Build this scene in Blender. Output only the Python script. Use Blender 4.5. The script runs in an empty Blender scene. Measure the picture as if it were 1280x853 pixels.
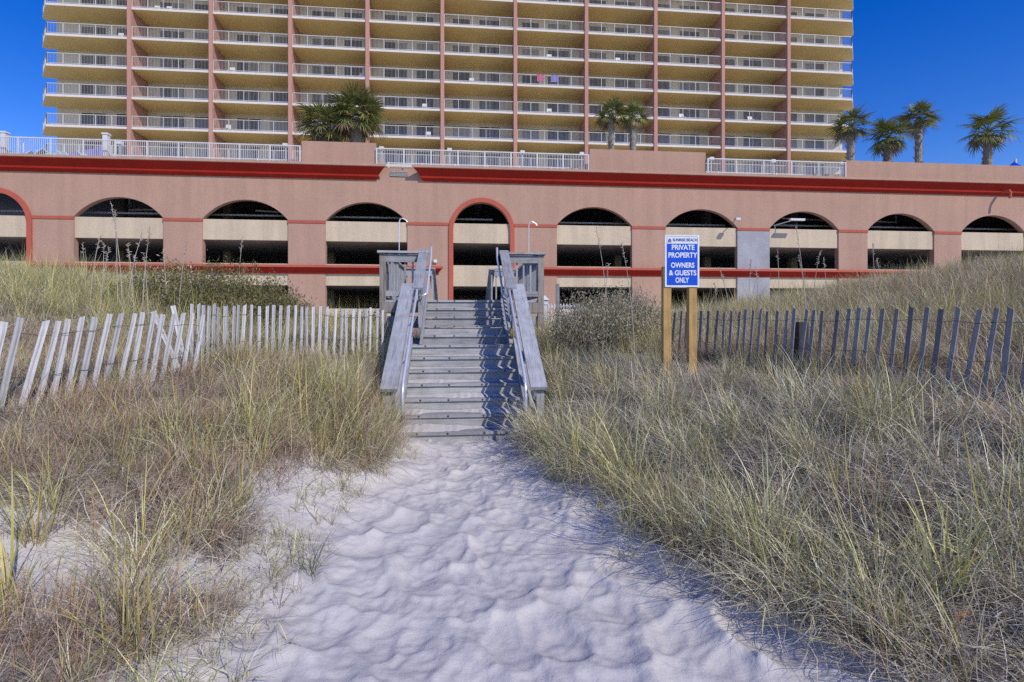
import bpy, math, random
import numpy as np
from mathutils import Vector, Matrix, Euler

random.seed(7)
rng = np.random.default_rng(11)
C = bpy.context.scene.collection
SC = bpy.context.scene

# ------------------------------------------------------------------ camera
EYE = 1.55
FPX = 660.0                      # focal length in pixels of the 1280 wide photograph
TH = math.atan(0.099)            # the camera looks a little to the right of the facade's normal
cd = bpy.data.cameras.new('camera')
cd.sensor_width = 36.0
cd.lens = FPX / 1280 * 36.0
cd.shift_y = -(426.5 - 397.0) / 1280
cd.clip_end = 4000
cd.clip_start = 0.05
cam = bpy.data.objects.new('camera', cd)
cam.location = (0, 0, EYE)
cam.rotation_euler = (math.pi / 2, 0, -TH)
C.objects.link(cam)
SC.camera = cam

# ------------------------------------------------------------------ light
SUN_DIR = Vector((-0.70, 1.02, -1.0)).normalized()     # the way the light travels
w = bpy.data.worlds.new('World')
SC.world = w
w.use_nodes = True
nt = w.node_tree
bg = nt.nodes['Background']
sky = nt.nodes.new('ShaderNodeTexSky')
sky.sky_type = 'NISHITA'
sky.sun_disc = False
sky.sun_elevation = math.radians(38.9)
sky.sun_rotation = math.radians(146)
sky.altitude = 0
sky.air_density = 1.0
sky.dust_density = 0.15
sky.ozone_density = 3.0
hs = nt.nodes.new('ShaderNodeHueSaturation')
hs.inputs['Hue'].default_value = 0.526
hs.inputs['Saturation'].default_value = 1.45
hs.inputs['Value'].default_value = 1.08
nt.links.new(sky.outputs[0], hs.inputs['Color'])
nt.links.new(hs.outputs[0], bg.inputs['Color'])
bg.inputs['Strength'].default_value = 0.15
sd = bpy.data.lights.new('sun', 'SUN')
sd.energy = 3.1
sd.angle = math.radians(0.5)
sd.color = (1.0, 0.93, 0.83)
sun = bpy.data.objects.new('sun', sd)
sun.rotation_euler = SUN_DIR.to_track_quat('-Z', 'Y').to_euler()
sun.location = (40, -40, 60)
C.objects.link(sun)
SC.view_settings.view_transform = 'Standard'
SC.view_settings.look = 'None'
SC.view_settings.exposure = 0.0
SC.view_settings.gamma = 1.0
cy = SC.cycles
cy.max_bounces = 4
cy.diffuse_bounces = 2
cy.glossy_bounces = 2
cy.transmission_bounces = 2
cy.transparent_max_bounces = 4
cy.caustics_reflective = False
cy.caustics_refractive = False
cy.use_adaptive_sampling = True
cy.use_denoising = False
cy.sample_clamp_indirect = 3.0
cy.adaptive_threshold = 0.015

# ------------------------------------------------------------------ helpers
def at(u, d, v=None):
    """world X, Y (and z) of a point seen in column u of the photograph at depth d metres"""
    r = (u - 640.0) / FPX
    s, c = math.sin(TH), math.cos(TH)
    X, Y = d * (s + r * c), d * (c - r * s)
    if v is None:
        return X, Y
    return X, Y, EYE + (397.0 - v) * d / FPX

def atY(u, Y, v):
    r = (u - 640.0) / FPX
    s, c = math.sin(TH), math.cos(TH)
    d = Y / (c - r * s)
    return d * (s + r * c), EYE + (397.0 - v) * d / FPX

class MB:
    """collects shapes for ONE mesh"""
    def __init__(self):
        self.v, self.f, self.m = [], [], []
    def add(self, vs, fs, mi=0):
        b = len(self.v)
        self.v += [tuple(p) for p in vs]
        self.f += [tuple(b + i for i in f) for f in fs]
        self.m += [mi] * len(fs)
    def box(self, x0, x1, y0, y1, z0, z1, mi=0):
        vs = [(x0, y0, z0), (x1, y0, z0), (x1, y1, z0), (x0, y1, z0), (x0, y0, z1), (x1, y0, z1), (x1, y1, z1), (x0, y1, z1)]
        self.add(vs, [(3, 2, 1, 0), (4, 5, 6, 7), (0, 1, 5, 4), (1, 2, 6, 5), (2, 3, 7, 6), (3, 0, 4, 7)], mi)
        return self
    def bar(self, a, b, w_, h_, up=(0, 0, 1), mi=0):
        """rectangular bar from a to b; w_ across, h_ along up; a and b are the middle of its section"""
        a, b, up = Vector(a), Vector(b), Vector(up)
        t = (b - a).normalized()
        s = t.cross(up)
        if s.length < 1e-4:
            s = t.cross(Vector((0, 1, 0)))
        s.normalize()
        n = s.cross(t).normalized()
        s, n = s * w_ / 2, n * h_ / 2
        vs = []
        for p in (a, b):
            vs += [p - s - n, p + s - n, p + s + n, p - s + n]
        self.add(vs, [(0, 1, 2, 3), (7, 6, 5, 4), (0, 4, 5, 1), (1, 5, 6, 2), (2, 6, 7, 3), (3, 7, 4, 0)], mi)
        return self
    def tube(self, pts, rad, n=8, mi=0):
        pts = [Vector(p) for p in pts]
        rads = rad if isinstance(rad, (list, tuple)) else [rad] * len(pts)
        rings = []
        for i, p in enumerate(pts):
            t = (pts[min(i + 1, len(pts) - 1)] - pts[max(i - 1, 0)]).normalized()
            s = t.cross(Vector((0, 0, 1)))
            if s.length < 1e-3:
                s = t.cross(Vector((0, 1, 0)))
            s.normalize()
            q = s.cross(t).normalized()
            rings.append([p + (s * math.cos(2 * math.pi * k / n) + q * math.sin(2 * math.pi * k / n)) * rads[i] for k in range(n)])
        vs = [p for r in rings for p in r]
        fs = []
        for i in range(len(rings) - 1):
            for k in range(n):
                a, b = i * n + k, i * n + (k + 1) % n
                fs.append((a, a + n, b + n, b))
        fs.append(tuple(range(n)))
        fs.append(tuple(reversed(range((len(rings) - 1) * n, len(rings) * n))))
        self.add(vs, fs, mi)
        return self
    def sweep_x(self, prof, x0, x1, e0=None, e1=None, mats=None):
        """closed (y, z) profile run along x; e0/e1 shift the end of each profile point"""
        n = len(prof)
        e0 = e0 or [0] * n
        e1 = e1 or [0] * n
        vs = [(x0 + e0[i], p[0], p[1]) for i, p in enumerate(prof)] + [(x1 + e1[i], p[0], p[1]) for i, p in enumerate(prof)]
        for i in range(n):
            j = (i + 1) % n
            b = len(self.v)
            self.v += [vs[i], vs[j], vs[n + j], vs[n + i]]
            self.f.append((b, b + 1, b + 2, b + 3))
            self.m.append(mats[i] if mats else 0)
        self.add(vs[:n], [tuple(reversed(range(n)))], 0)
        self.add(vs[n:], [tuple(range(n))], 0)
        return self
    def mesh(self, name, mats, o=(0, 0, 0), smooth=False, bevel=0):
        me = bpy.data.meshes.new(name)
        ox, oy, oz = o
        me.from_pydata([(x - ox, y - oy, z - oz) for x, y, z in self.v], [], self.f)
        if not isinstance(mats, (list, tuple)):
            mats = [mats]
        for m in mats:
            me.materials.append(m)
        if len(mats) > 1:
            me.polygons.foreach_set('material_index', self.m)
        if smooth:
            me.polygons.foreach_set('use_smooth', [True] * len(me.polygons))
        me.update()
        return me
    def build(self, name, mats, parent=None, smooth=False, at=None):
        """link as one mesh object. Coordinates are world; at = place of its own origin."""
        pw = Vector(parent['_w']) if parent is not None else Vector((0, 0, 0))
        own = Vector(at) if at is not None else pw
        me = self.mesh(name, mats, own, smooth)
        return put(name, me, own, parent)

def put(name, me, loc, parent=None, rot=(0, 0, 0), scale=(1, 1, 1)):
    ob = bpy.data.objects.new(name, me)
    C.objects.link(ob)
    loc = Vector(loc)
    if parent is not None:
        ob.parent = parent
        ob.location = loc - Vector(parent['_w'])
    else:
        ob.location = loc
    ob.rotation_euler = rot
    ob.scale = scale
    ob['_w'] = list(loc)
    return ob

def thing(name, label, cat, loc=(0, 0, 0), group=None):
    ob = bpy.data.objects.new(name, None)
    C.objects.link(ob)
    ob.location = loc
    ob['_w'] = list(loc)
    ob.empty_display_size = 0.2
    return tag(ob, label, cat, group)

def tag(ob, label=None, cat=None, group=None, kind=None):
    if label: ob['label'] = label
    if cat: ob['category'] = cat
    if group: ob['group'] = group
    if kind: ob['kind'] = kind
    return ob

# ------------------------------------------------------------------ materials
def nn(nt, t, **kw):
    n = nt.nodes.new(t)
    for k, v in kw.items():
        setattr(n, k, v)
    return n

def ramp(nt, fac, stops):
    r = nn(nt, 'ShaderNodeValToRGB')
    e = r.color_ramp.elements
    while len(e) < len(stops):
        e.new(0.5)
    for i, (p, c) in enumerate(stops):
        e[i].position = p
        e[i].color = (c[0], c[1], c[2], 1)
    nt.links.new(fac, r.inputs[0])
    return r.outputs[0]

def mixc(nt, a, b, fac, blend='MIX'):
    m = nn(nt, 'ShaderNodeMix', data_type='RGBA', blend_type=blend)
    for s, val in ((m.inputs[0], fac), (m.inputs[6], a), (m.inputs[7], b)):
        if isinstance(val, (int, float)):
            s.default_value = val
        elif isinstance(val, (tuple, list)):
            s.default_value = (val[0], val[1], val[2], 1)
        else:
            nt.links.new(val, s)
    return m.outputs[2]

def noise(nt, scale, detail=4, rough=0.55, stretch=(1, 1, 1), coord='Object', dist=0.0):
    tc = nn(nt, 'ShaderNodeTexCoord')
    mp = nn(nt, 'ShaderNodeMapping')
    mp.inputs['Scale'].default_value = stretch
    nt.links.new(tc.outputs[coord], mp.inputs[0])
    n = nn(nt, 'ShaderNodeTexNoise')
    n.inputs['Scale'].default_value = scale
    n.inputs['Detail'].default_value = detail
    n.inputs['Roughness'].default_value = rough
    n.inputs['Distortion'].default_value = dist
    nt.links.new(mp.outputs[0], n.inputs['Vector'])
    return n.outputs['Fac']

def new_mat(name):
    m = bpy.data.materials.new(name)
    m.use_nodes = True
    return m, m.node_tree, m.node_tree.nodes['Principled BSDF']

def bump(nt, p, h, strength, dist):
    b = nn(nt, 'ShaderNodeBump')
    b.inputs['Strength'].default_value = strength
    b.inputs['Distance'].default_value = dist
    nt.links.new(h, b.inputs['Height'])
    nt.links.new(b.outputs[0], p.inputs['Normal'])

def col_lin(c, k):
    return tuple(max(0.0, min(1.0, x * k)) for x in c)

def mat_stucco(name, c, var=0.12, streak=0.10, rough=0.9):
    m, t, p = new_mat(name)
    big = noise(t, 0.35, 5, 0.6)
    fine = noise(t, 2.5, 3, 0.5)
    st = noise(t, 1.4, 5, 0.65, (1, 1, 0.06))
    a = ramp(t, big, [(0.3, col_lin(c, 1 - var)), (0.7, col_lin(c, 1 + var * 0.6))])
    b = mixc(t, a, ramp(t, st, [(0.35, (1 - streak * 1.6,) * 3), (0.62, (1, 1, 1))]), 1.0, 'MULTIPLY')
    d = mixc(t, b, ramp(t, fine, [(0.3, (0.975,) * 3), (0.7, (1.01,) * 3)]), 1.0, 'MULTIPLY')
    t.links.new(d, p.inputs['Base Color'])
    p.inputs['Roughness'].default_value = rough
    p.inputs['Specular IOR Level'].default_value = 0.2
    bump(t, p, noise(t, 3.0, 4, 0.6), 0.12, 0.02)
    return m

def mat_plain(name, c, rough=0.5, var=0.08, scale=3.0, metal=0.0, spec=0.4):
    m, t, p = new_mat(name)
    n = noise(t, scale, 4)
    t.links.new(ramp(t, n, [(0.3, col_lin(c, 1 - var)), (0.7, col_lin(c, 1 + var))]), p.inputs['Base Color'])
    p.inputs['Roughness'].default_value = rough
    p.inputs['Metallic'].default_value = metal
    p.inputs['Specular IOR Level'].default_value = spec
    return m

def mat_wood(name, c, stretch, var=0.22, contrast=0.3, tint=None):
    """weathered board, grain along the axis whose stretch is small; each board a tone of its own"""
    m, t, p = new_mat(name)
    g1 = noise(t, 38, 6, 0.7, stretch, dist=0.6)
    g2 = noise(t, 5, 5, 0.6, (1, 1, 1))
    oi = nn(t, 'ShaderNodeObjectInfo')
    base = ramp(t, oi.outputs['Random'], [(0.0, col_lin(c, 1 - var)), (0.5, c), (1.0, col_lin(tint or c, 1 + var * 0.7))])
    a = mixc(t, base, ramp(t, g1, [(0.28, (1 - contrast * 1.7,) * 3), (0.5, (0.97,) * 3), (0.75, (1.1,) * 3)]), 1.0, 'MULTIPLY')
    b = mixc(t, a, ramp(t, g2, [(0.3, (0.78, 0.77, 0.75)), (0.65, (1.05, 1.05, 1.05))]), 1.0, 'MULTIPLY')
    t.links.new(b, p.inputs['Base Color'])
    p.inputs['Roughness'].default_value = 0.85
    p.inputs['Specular IOR Level'].default_value = 0.2
    bump(t, p, g1, 0.5, 0.004)
    return m

M = {}
M['pink'] = mat_stucco('pink_stucco', (0.50, 0.315, 0.228), 0.06, 0.07)
M['pink_fin'] = mat_stucco('tower_pink_stucco', (0.55, 0.30, 0.235), 0.06, 0.04)
M['red'] = mat_stucco('red_trim_paint', (0.36, 0.022, 0.010), 0.10, 0.07, 0.75)
M['red_light'] = mat_stucco('faded_red_trim_paint', (0.50, 0.125, 0.08), 0.08, 0.05, 0.8)
M['cream'] = mat_stucco('cream_stucco', (0.65, 0.53, 0.37), 0.08, 0.10)
M['tower_cream'] = mat_stucco('tower_cream_stucco', (0.72, 0.66, 0.55), 0.05, 0.05)
M['soffit'] = mat_stucco('ochre_soffit_paint', (0.90, 0.67, 0.26), 0.06, 0.0)
M['slab_edge'] = mat_stucco('pale_slab_edge', (0.80, 0.74, 0.66), 0.05, 0.04)
M['grey_patch'] = mat_stucco('bare_grey_render', (0.42, 0.42, 0.44), 0.28, 0.06)
M['concrete'] = mat_stucco('garage_concrete', (0.44, 0.41, 0.37), 0.15, 0.10)
M['white'] = mat_plain('white_paint', (0.70, 0.69, 0.67), 0.5, 0.05)
M['rail_white'] = mat_plain('weathered_white_rail', (0.58, 0.57, 0.55), 0.5, 0.06)
M['pipe'] = mat_plain('galvanised_pipe', (0.55, 0.55, 0.55), 0.4, 0.1, 6, 0.3)
M['dark'] = mat_plain('dark_metal', (0.04, 0.04, 0.045), 0.5, 0.2)
M['deck'] = mat_stucco('deck_concrete', (0.62, 0.57, 0.50), 0.1, 0.0)
M['bounce_paving'] = mat_stucco('roof_bounce_paving', (0.66, 0.60, 0.52), 0.1, 0.0)  # kept pale so it throws light up to the balcony undersides
M['wood_x'] = mat_wood('grey_boards_lengthwise_x', (0.43, 0.435, 0.44), (0.05, 1, 1))
M['wood_y'] = mat_wood('grey_boards_lengthwise_y', (0.43, 0.435, 0.44), (1, 0.06, 0.08))
M['wood_z'] = mat_wood('grey_boards_upright', (0.43, 0.435, 0.44), (1, 1, 0.05))
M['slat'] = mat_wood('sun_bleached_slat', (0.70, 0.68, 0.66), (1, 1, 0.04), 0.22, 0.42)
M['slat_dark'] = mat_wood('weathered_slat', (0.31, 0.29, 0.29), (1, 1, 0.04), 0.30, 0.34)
M['new_post'] = mat_wood('yellow_pine_post', (0.56, 0.36, 0.14), (1, 1, 0.04), 0.12, 0.28)
M['old_post'] = mat_wood('old_brown_post', (0.36, 0.32, 0.28), (1, 1, 0.05), 0.1, 0.45)
M['wire'] = mat_plain('rusty_wire', (0.10, 0.075, 0.06), 0.7, 0.3, 30)
M['blue'] = mat_plain('sign_blue', (0.0, 0.075, 0.62), 0.35, 0.04, 8)
M['sign_white'] = mat_plain('sign_white', (0.80, 0.82, 0.84), 0.4, 0.04, 8)
M['sign_grey'] = mat_plain('sign_header_ink', (0.12, 0.17, 0.35), 0.5, 0.1, 20)
M['canvas'] = mat_plain('violet_blue_canvas', (0.20, 0.19, 0.44), 0.85, 0.1, 1.5)
M['teal'] = mat_plain('teal_sling_fabric', (0.25, 0.48, 0.47), 0.8, 0.1)
M['metal'] = mat_plain('aluminium_tube', (0.72, 0.74, 0.78), 0.35, 0.05, 8, 0.4)
M['cushion_red'] = mat_plain('red_towel', (0.50, 0.16, 0.24), 0.9)
M['cushion_blue'] = mat_plain('violet_towel', (0.27, 0.24, 0.46), 0.9)

m, t, p = new_mat('door_glass')
oi = nn(t, 'ShaderNodeObjectInfo')
cur = noise(t, 5, 1, 0.4, (1, 1, 0.02))
base = ramp(t, oi.outputs['Random'], [(0.0, (0.02, 0.022, 0.03)), (0.5, (0.06, 0.06, 0.07)), (0.75, (0.13, 0.13, 0.14)), (1.0, (0.34, 0.33, 0.31))])
t.links.new(mixc(t, base, ramp(t, cur, [(0.3, (0.85,) * 3), (0.7, (1.08,) * 3)]), 1.0, 'MULTIPLY'), p.inputs['Base Color'])
p.inputs['Roughness'].default_value = 0.08
M['glass'] = m

# foliage: colour of each blade is stored on it
def mat_leaf(name, trans=0.14, rough=0.6, sat=1.0):
    m, t, p = new_mat(name)
    at_ = nn(t, 'ShaderNodeAttribute', attribute_name='col')
    oi = nn(t, 'ShaderNodeObjectInfo')
    v = ramp(t, oi.outputs['Random'], [(0.0, (0.78, 0.74, 0.72)), (0.5, (1, 1, 1)), (1.0, (1.14, 1.18, 1.05))])
    c_ = mixc(t, at_.outputs['Color'], v, 1.0, 'MULTIPLY')
    t.links.new(c_, p.inputs['Base Color'])
    p.inputs['Roughness'].default_value = rough
    p.inputs['Specular IOR Level'].default_value = 0.25
    tr = nn(t, 'ShaderNodeBsdfTranslucent')
    t.links.new(c_, tr.inputs['Color'])
    mx = nn(t, 'ShaderNodeMixShader')
    mx.inputs[0].default_value = trans
    t.links.new(p.outputs[0], mx.inputs[1])
    t.links.new(tr.outputs[0], mx.inputs[2])
    t.links.new(mx.outputs[0], t.nodes['Material Output'].inputs['Surface'])
    return m
M['grass'] = mat_leaf('grass_blade')
M['frond'] = mat_leaf('palm_frond_leaf', 0.15, 0.45)
M['leaf'] = mat_leaf('shrub_leaf', 0.3, 0.5)
M['trunk'] = mat_wood('palm_trunk', (0.34, 0.30, 0.26), (1, 1, 0.5), 0.15, 0.4)
M['stalk'] = mat_plain('pale_dry_stalk', (0.50, 0.43, 0.34), 0.9, 0.2, 20)
M['twig'] = mat_plain('dry_twig', (0.26, 0.21, 0.17), 0.9, 0.25, 20)

# ground: white sand with dead litter where the plants grow
m, t, p = new_mat('white_sand')
lit = nn(t, 'ShaderNodeAttribute', attribute_name='litter')
sandc = ramp(t, noise(t, 1.3, 5, 0.6), [(0.3, (0.60, 0.565, 0.52)), (0.7, (0.68, 0.64, 0.58))])
grain = ramp(t, noise(t, 420, 2, 0.6), [(0.3, (0.86,) * 3), (0.7, (1.08,) * 3)])
sandc = mixc(t, sandc, grain, 1.0, 'MULTIPLY')
litc = ramp(t, noise(t, 55, 5, 0.75, (1, 1, 1)), [(0.3, (0.12, 0.10, 0.075)), (0.55, (0.30, 0.25, 0.195)), (0.75, (0.50, 0.45, 0.38))])
ln = noise(t, 11, 6, 0.7)
ad = nn(t, 'ShaderNodeMath', operation='ADD')
t.links.new(lit.outputs['Fac'], ad.inputs[0])
t.links.new(ln, ad.inputs[1])
lf = ramp(t, ad.outputs[0], [(0.86, (0, 0, 0)), (1.10, (1, 1, 1))])
t.links.new(mixc(t, sandc, litc, lf), p.inputs['Base Color'])
p.inputs['Roughness'].default_value = 0.95
p.inputs['Specular IOR Level'].default_value = 0.1
h1 = noise(t, 300, 3, 0.6)
h2 = noise(t, 14, 5, 0.6)
hm = nn(t, 'ShaderNodeMath', operation='MULTIPLY_ADD')
t.links.new(h2, hm.inputs[0])
hm.inputs[1].default_value = 6.0
t.links.new(h1, hm.inputs[2])
bump(t, p, hm.outputs[0], 0.5, 0.004)
M['sand'] = m

# ------------------------------------------------------------------ terrain
PYL = ([0, 2.0, 2.7, 4.2, 5.8, 6.8, 10], [-1.3, -1.15, -1.05, -1.05, -0.62, -0.80, -0.9])
PYR = ([0, 2.0, 2.3, 2.6, 3.2, 4.5, 6.2, 6.8, 10], [2.3, 1.9, 1.8, 1.62, 1.24, 0.95, 0.66, 0.95, 1.0])
def xl(y): return np.interp(y, *PYL)
def xr(y): return np.interp(y, *PYR)

ctrl = [(0, -6, -0.25), (-6, -6, -0.1), (8, -6, -0.1), (0, 0, 0), (0.2, 2, 0), (0, 4, 0), (0, 5.6, 0.0), (0.05, 6.7, 0.05), (0.05, 8.4, 0.75), (0.05, 10, 1.15), (0, 13, 1.0), (0.1, 16, 0.6),
        (0.9, 2.5, 0.0), (-0.7, 2.2, 0.0), (-0.6, 4, 0.0), (0.7, 4, 0.0),
        (-1.0, 2.5, 0.03), (-1.0, 4.2, 0.08), (-0.75, 5.8, 0.15), (-1.9, 2.6, 0.22), (-1.8, 4.2, 0.52), (-1.3, 5.8, 0.58), (-2.7, 3.2, 0.56),
        (-2.0, 0.5, 0.1), (-4, 0.5, 0.45), (-3.25, 3.74, 0.89), (-2.6, 5.28, 1.0), (-2.6, 6.6, 1.08), (-1.25, 7.7, 1.0), (-4.2, 6, 1.2), (-5, 9, 1.7),
        (-9.4, 13, 2.3), (-6.8, 12.5, 2.0), (-3.7, 12, 1.35), (-8, 5, 1.5), (-10, 8, 2.0), (-2.2, 10, 1.1), (-15, 13, 2.5),
        (1.3, 3.2, 0.03), (0.9, 6.0, 0.16), (1.8, 2.3, 0.05), (1.9, 4, 0.36), (2.6, 2.6, 0.36), (1.5, 6.2, 0.55), (2.3, 5.5, 0.66), (4.31, 3.6, 0.98), (3.22, 6.7, 0.95), (3.75, 5, 0.95),
        (1.5, 8, 0.9), (2.2, 9, 1.05), (2.5, 0.5, 0.1), (5, 1.5, 0.8), (9.6, 8.1, 2.25), (7.9, 9.3, 1.9), (5.7, 9.5, 1.45), (2.8, 10, 1.1), (13, 9, 2.6), (8, 4, 1.6), (4.8, 7.5, 1.25), (3.4, 13, 1.2), (8, 14, 1.6)]
ctrl = np.array(ctrl, float)
def _tps(r2):
    return np.where(r2 > 1e-12, 0.5 * r2 * np.log(np.maximum(r2, 1e-12)), 0)
n_ = len(ctrl)
A_ = np.zeros((n_ + 3, n_ + 3))
d2_ = ((ctrl[:, None, :2] - ctrl[None, :, :2]) ** 2).sum(-1)
A_[:n_, :n_] = _tps(d2_) + np.eye(n_) * 0.03
A_[:n_, n_] = 1
A_[:n_, n_ + 1:] = ctrl[:, :2]
A_[n_, :n_] = 1
A_[n_ + 1:, :n_] = ctrl[:, :2].T
W_ = np.linalg.solve(A_, np.concatenate([ctrl[:, 2], [0, 0, 0]]))

_ph = rng.uniform(0, 6.28, 40)
_kx = rng.normal(0, 1, 40)
_ky = rng.normal(0, 1, 40)
def wob(x, y, f, a, o=0, n=10):
    s = 0
    for i in range(o, o + n):
        s = s + np.sin(x * _kx[i] * f + y * _ky[i] * f + _ph[i])
    return a * s / math.sqrt(n)

def smooth(a, b, x):
    t_ = np.clip((x - a) / (b - a), 0, 1)
    return t_ * t_ * (3 - 2 * t_)

def ground_z(x, y):
    x = np.asarray(x, float)
    y = np.asarray(y, float)
    sh = x.shape
    x, y = x.ravel(), y.ravel()
    z = np.empty_like(x)
    for i in range(0, len(x), 20000):
        xx, yy = x[i:i + 20000], y[i:i + 20000]
        cx, cy = np.clip(xx, -16, 15), np.clip(yy, -8, 17)
        r2 = (cx[:, None] - ctrl[:, 0]) ** 2 + (cy[:, None] - ctrl[:, 1]) ** 2
        z[i:i + 20000] = _tps(r2) @ W_[:n_] + W_[n_] + W_[n_ + 1] * cx + W_[n_ + 2] * cy
    z = np.clip(z, -0.6, 3.0)
    z = z * (1 - smooth(13.5, 20, y)) + 0.35 * smooth(13.5, 20, y)
    stair = np.interp(y, [6.4, 6.75, 7.0, 8.5, 10, 13.4, 16], [0.03, 0.0, 0.0, 0.72, 1.25, 1.1, 3])
    inst = smooth(-1.25, -0.95, x) * (1 - smooth(1.05, 1.35, x)) * smooth(6.2, 6.6, y) * (1 - smooth(13.5, 15, y))
    z = z * (1 - inst) + np.minimum(z, stair) * inst
    out = np.maximum(xl(y) - x, x - xr(y))
    z = z + wob(x, y, 2.2, 0.03) * smooth(0.0, 1.0, out) * (1 - smooth(14, 20, y))
    return z.reshape(sh)

def lines(segs):
    o = [segs[0][0]]
    for a, b, st in segs:
        k = max(1, int(round((b - a) / st)))
        o += list(np.linspace(a, b, k + 1)[1:])
    return np.array(o)
gx = lines([(-900, -60, 140), (-60, -16, 4), (-16, -5, 0.5), (-5, -2, 0.08), (-2, 2.4, 0.0155), (2.4, 5, 0.08), (5, 16, 0.5), (16, 60, 4), (60, 900, 140)])
gy = lines([(-300, -20, 70), (-20, 0, 1.5), (0, 1.4, 0.12), (1.4, 7.0, 0.0155), (7, 12, 0.16), (12, 22, 0.6), (22, 60, 4), (60, 1800, 200)])
GX, GY = np.meshgrid(gx, gy)
GZ = ground_z(GX, GY)
# feet have trodden the path into overlapping cups
sx = rng.uniform(-2.0, 2.4, 1500)
sy = rng.uniform(1.4, 6.9, 1500)
keep = (sx > xl(sy) - 0.15) & (sx < xr(sy) + 0.1)
sx, sy = sx[keep][:440], sy[keep][:440]
sr = rng.uniform(0.09, 0.20, len(sx))
sdp = sr * rng.uniform(0.2, 0.38, len(sx))
san = rng.normal(0.1, 0.7, len(sx))
ii = (GX > -2) & (GX < 2.4) & (GY > 1.4) & (GY < 7.0)
px_, py_ = GX[ii], GY[ii]
wx = px_ + wob(px_, py_, 9, 0.012, 10)
wy = py_ + wob(px_, py_, 9, 0.012, 20)
cup = np.zeros_like(px_)
rim = np.zeros_like(px_)
for k in range(len(sx)):
    dx, dy = wx - sx[k], wy - sy[k]
    near = np.abs(dx) + np.abs(dy) < 0.6
    a_, b_ = dx[near] * math.cos(san[k]) + dy[near] * math.sin(san[k]), -dx[near] * math.sin(san[k]) + dy[near] * math.cos(san[k])
    q = (a_ / sr[k]) ** 2 + (b_ / (sr[k] * 1.45)) ** 2
    f_ = np.clip(1 - q, 0, 1)
    cup[near] = np.minimum(cup[near] * (1 - 0.5 * f_), -sdp[k] * f_ ** 0.5) if k % 3 else np.minimum(cup[near], -sdp[k] * f_ ** 0.7)
    rim[near] += 0.006 * np.exp(-((np.sqrt(q) - 1.12) / 0.16) ** 2)
outp = np.maximum(xl(py_) - px_, px_ - xr(py_))
msk = 1 - smooth(-0.05, 0.35, outp)
lump = wob(px_, py_, 6, 0.007, 5) + wob(px_, py_, 24, 0.0015, 25)
GZ[ii] += (cup + np.minimum(rim, 0.02)) * msk + lump * (0.4 + 0.6 * msk)

def patchy(x, y):
    return wob(x, y, 1.3, 0.5, 3) + wob(x, y, 3.1, 0.35, 17)

def cover(x, y):
    """how thick the plants stand, 0 on bare sand to 1"""
    out = np.maximum(xl(y) - x, x - xr(y)) + wob(x, y, 2.6, 0.05, 8)
    c = smooth(-0.02, 0.22, out)
    hollow = 1 - 0.95 * np.exp(-(((x + 2.15) / 0.85) ** 2 + ((y - 2.92 - 0.15 * (x + 2.1)) / 0.33) ** 2) ** 2)
    low = smooth(-0.45, 0.3, patchy(x, y) + (y - 3.2) * 0.9 + np.maximum(-x - 2.0, 0) * 0.5 + np.clip(2.75 - y, 0, 0.6) * 2.2)
    soft = smooth(-0.02, 0.62, out + 0.25 * patchy(x, y))
    c = np.where(x < 0, c * hollow * np.where(y < 4.6, soft, np.clip(soft + (y - 4.6) * 1.2, 0, 1)) * np.where(y < 3.5, np.maximum(low, smooth(3.2, 3.5, y)), 1), c)
    # under the platform and stairs nothing grows
    st = (x > -1.0) & (x < 1.12) & (y > 6.6) & (y < 13.4)
    pl = (x > -1.5) & (x < 1.62) & (y > 9.8) & (y < 13.4)
    return np.where(st | pl, 0, c)

lit_v = cover(GX, GY) * (1 - smooth(18, 24, GY))
nx, ny = len(gx), len(gy)
me = bpy.data.meshes.new('ground')
vs = np.stack([GX.ravel(), GY.ravel(), GZ.ravel()], 1)
idx = np.arange(nx * ny).reshape(ny, nx)
fs = np.stack([idx[:-1, :-1].ravel(), idx[:-1, 1:].ravel(), idx[1:, 1:].ravel(), idx[1:, :-1].ravel()], 1)
me.vertices.add(len(vs)); me.vertices.foreach_set('co', vs.ravel().astype(np.float32))
me.loops.add(fs.size); me.loops.foreach_set('vertex_index', fs.ravel().astype(np.int32))
me.polygons.add(len(fs)); me.polygons.foreach_set('loop_start', (np.arange(len(fs)) * 4).astype(np.int32))
me.polygons.foreach_set('use_smooth', np.ones(len(fs), bool))
me.update(); me.validate()
at_ = me.attributes.new('litter', 'FLOAT', 'POINT')
at_.data.foreach_set('value', (lit_v.ravel() * 0.62).astype(np.float32))
me.materials.append(M['sand'])
g = bpy.data.objects.new('ground', me)
C.objects.link(g)
tag(g, kind='structure', label='white sand path trodden with footprints and rising dunes')

def gz(x, y):
    return float(ground_z(np.array([x]), np.array([y]))[0])

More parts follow.
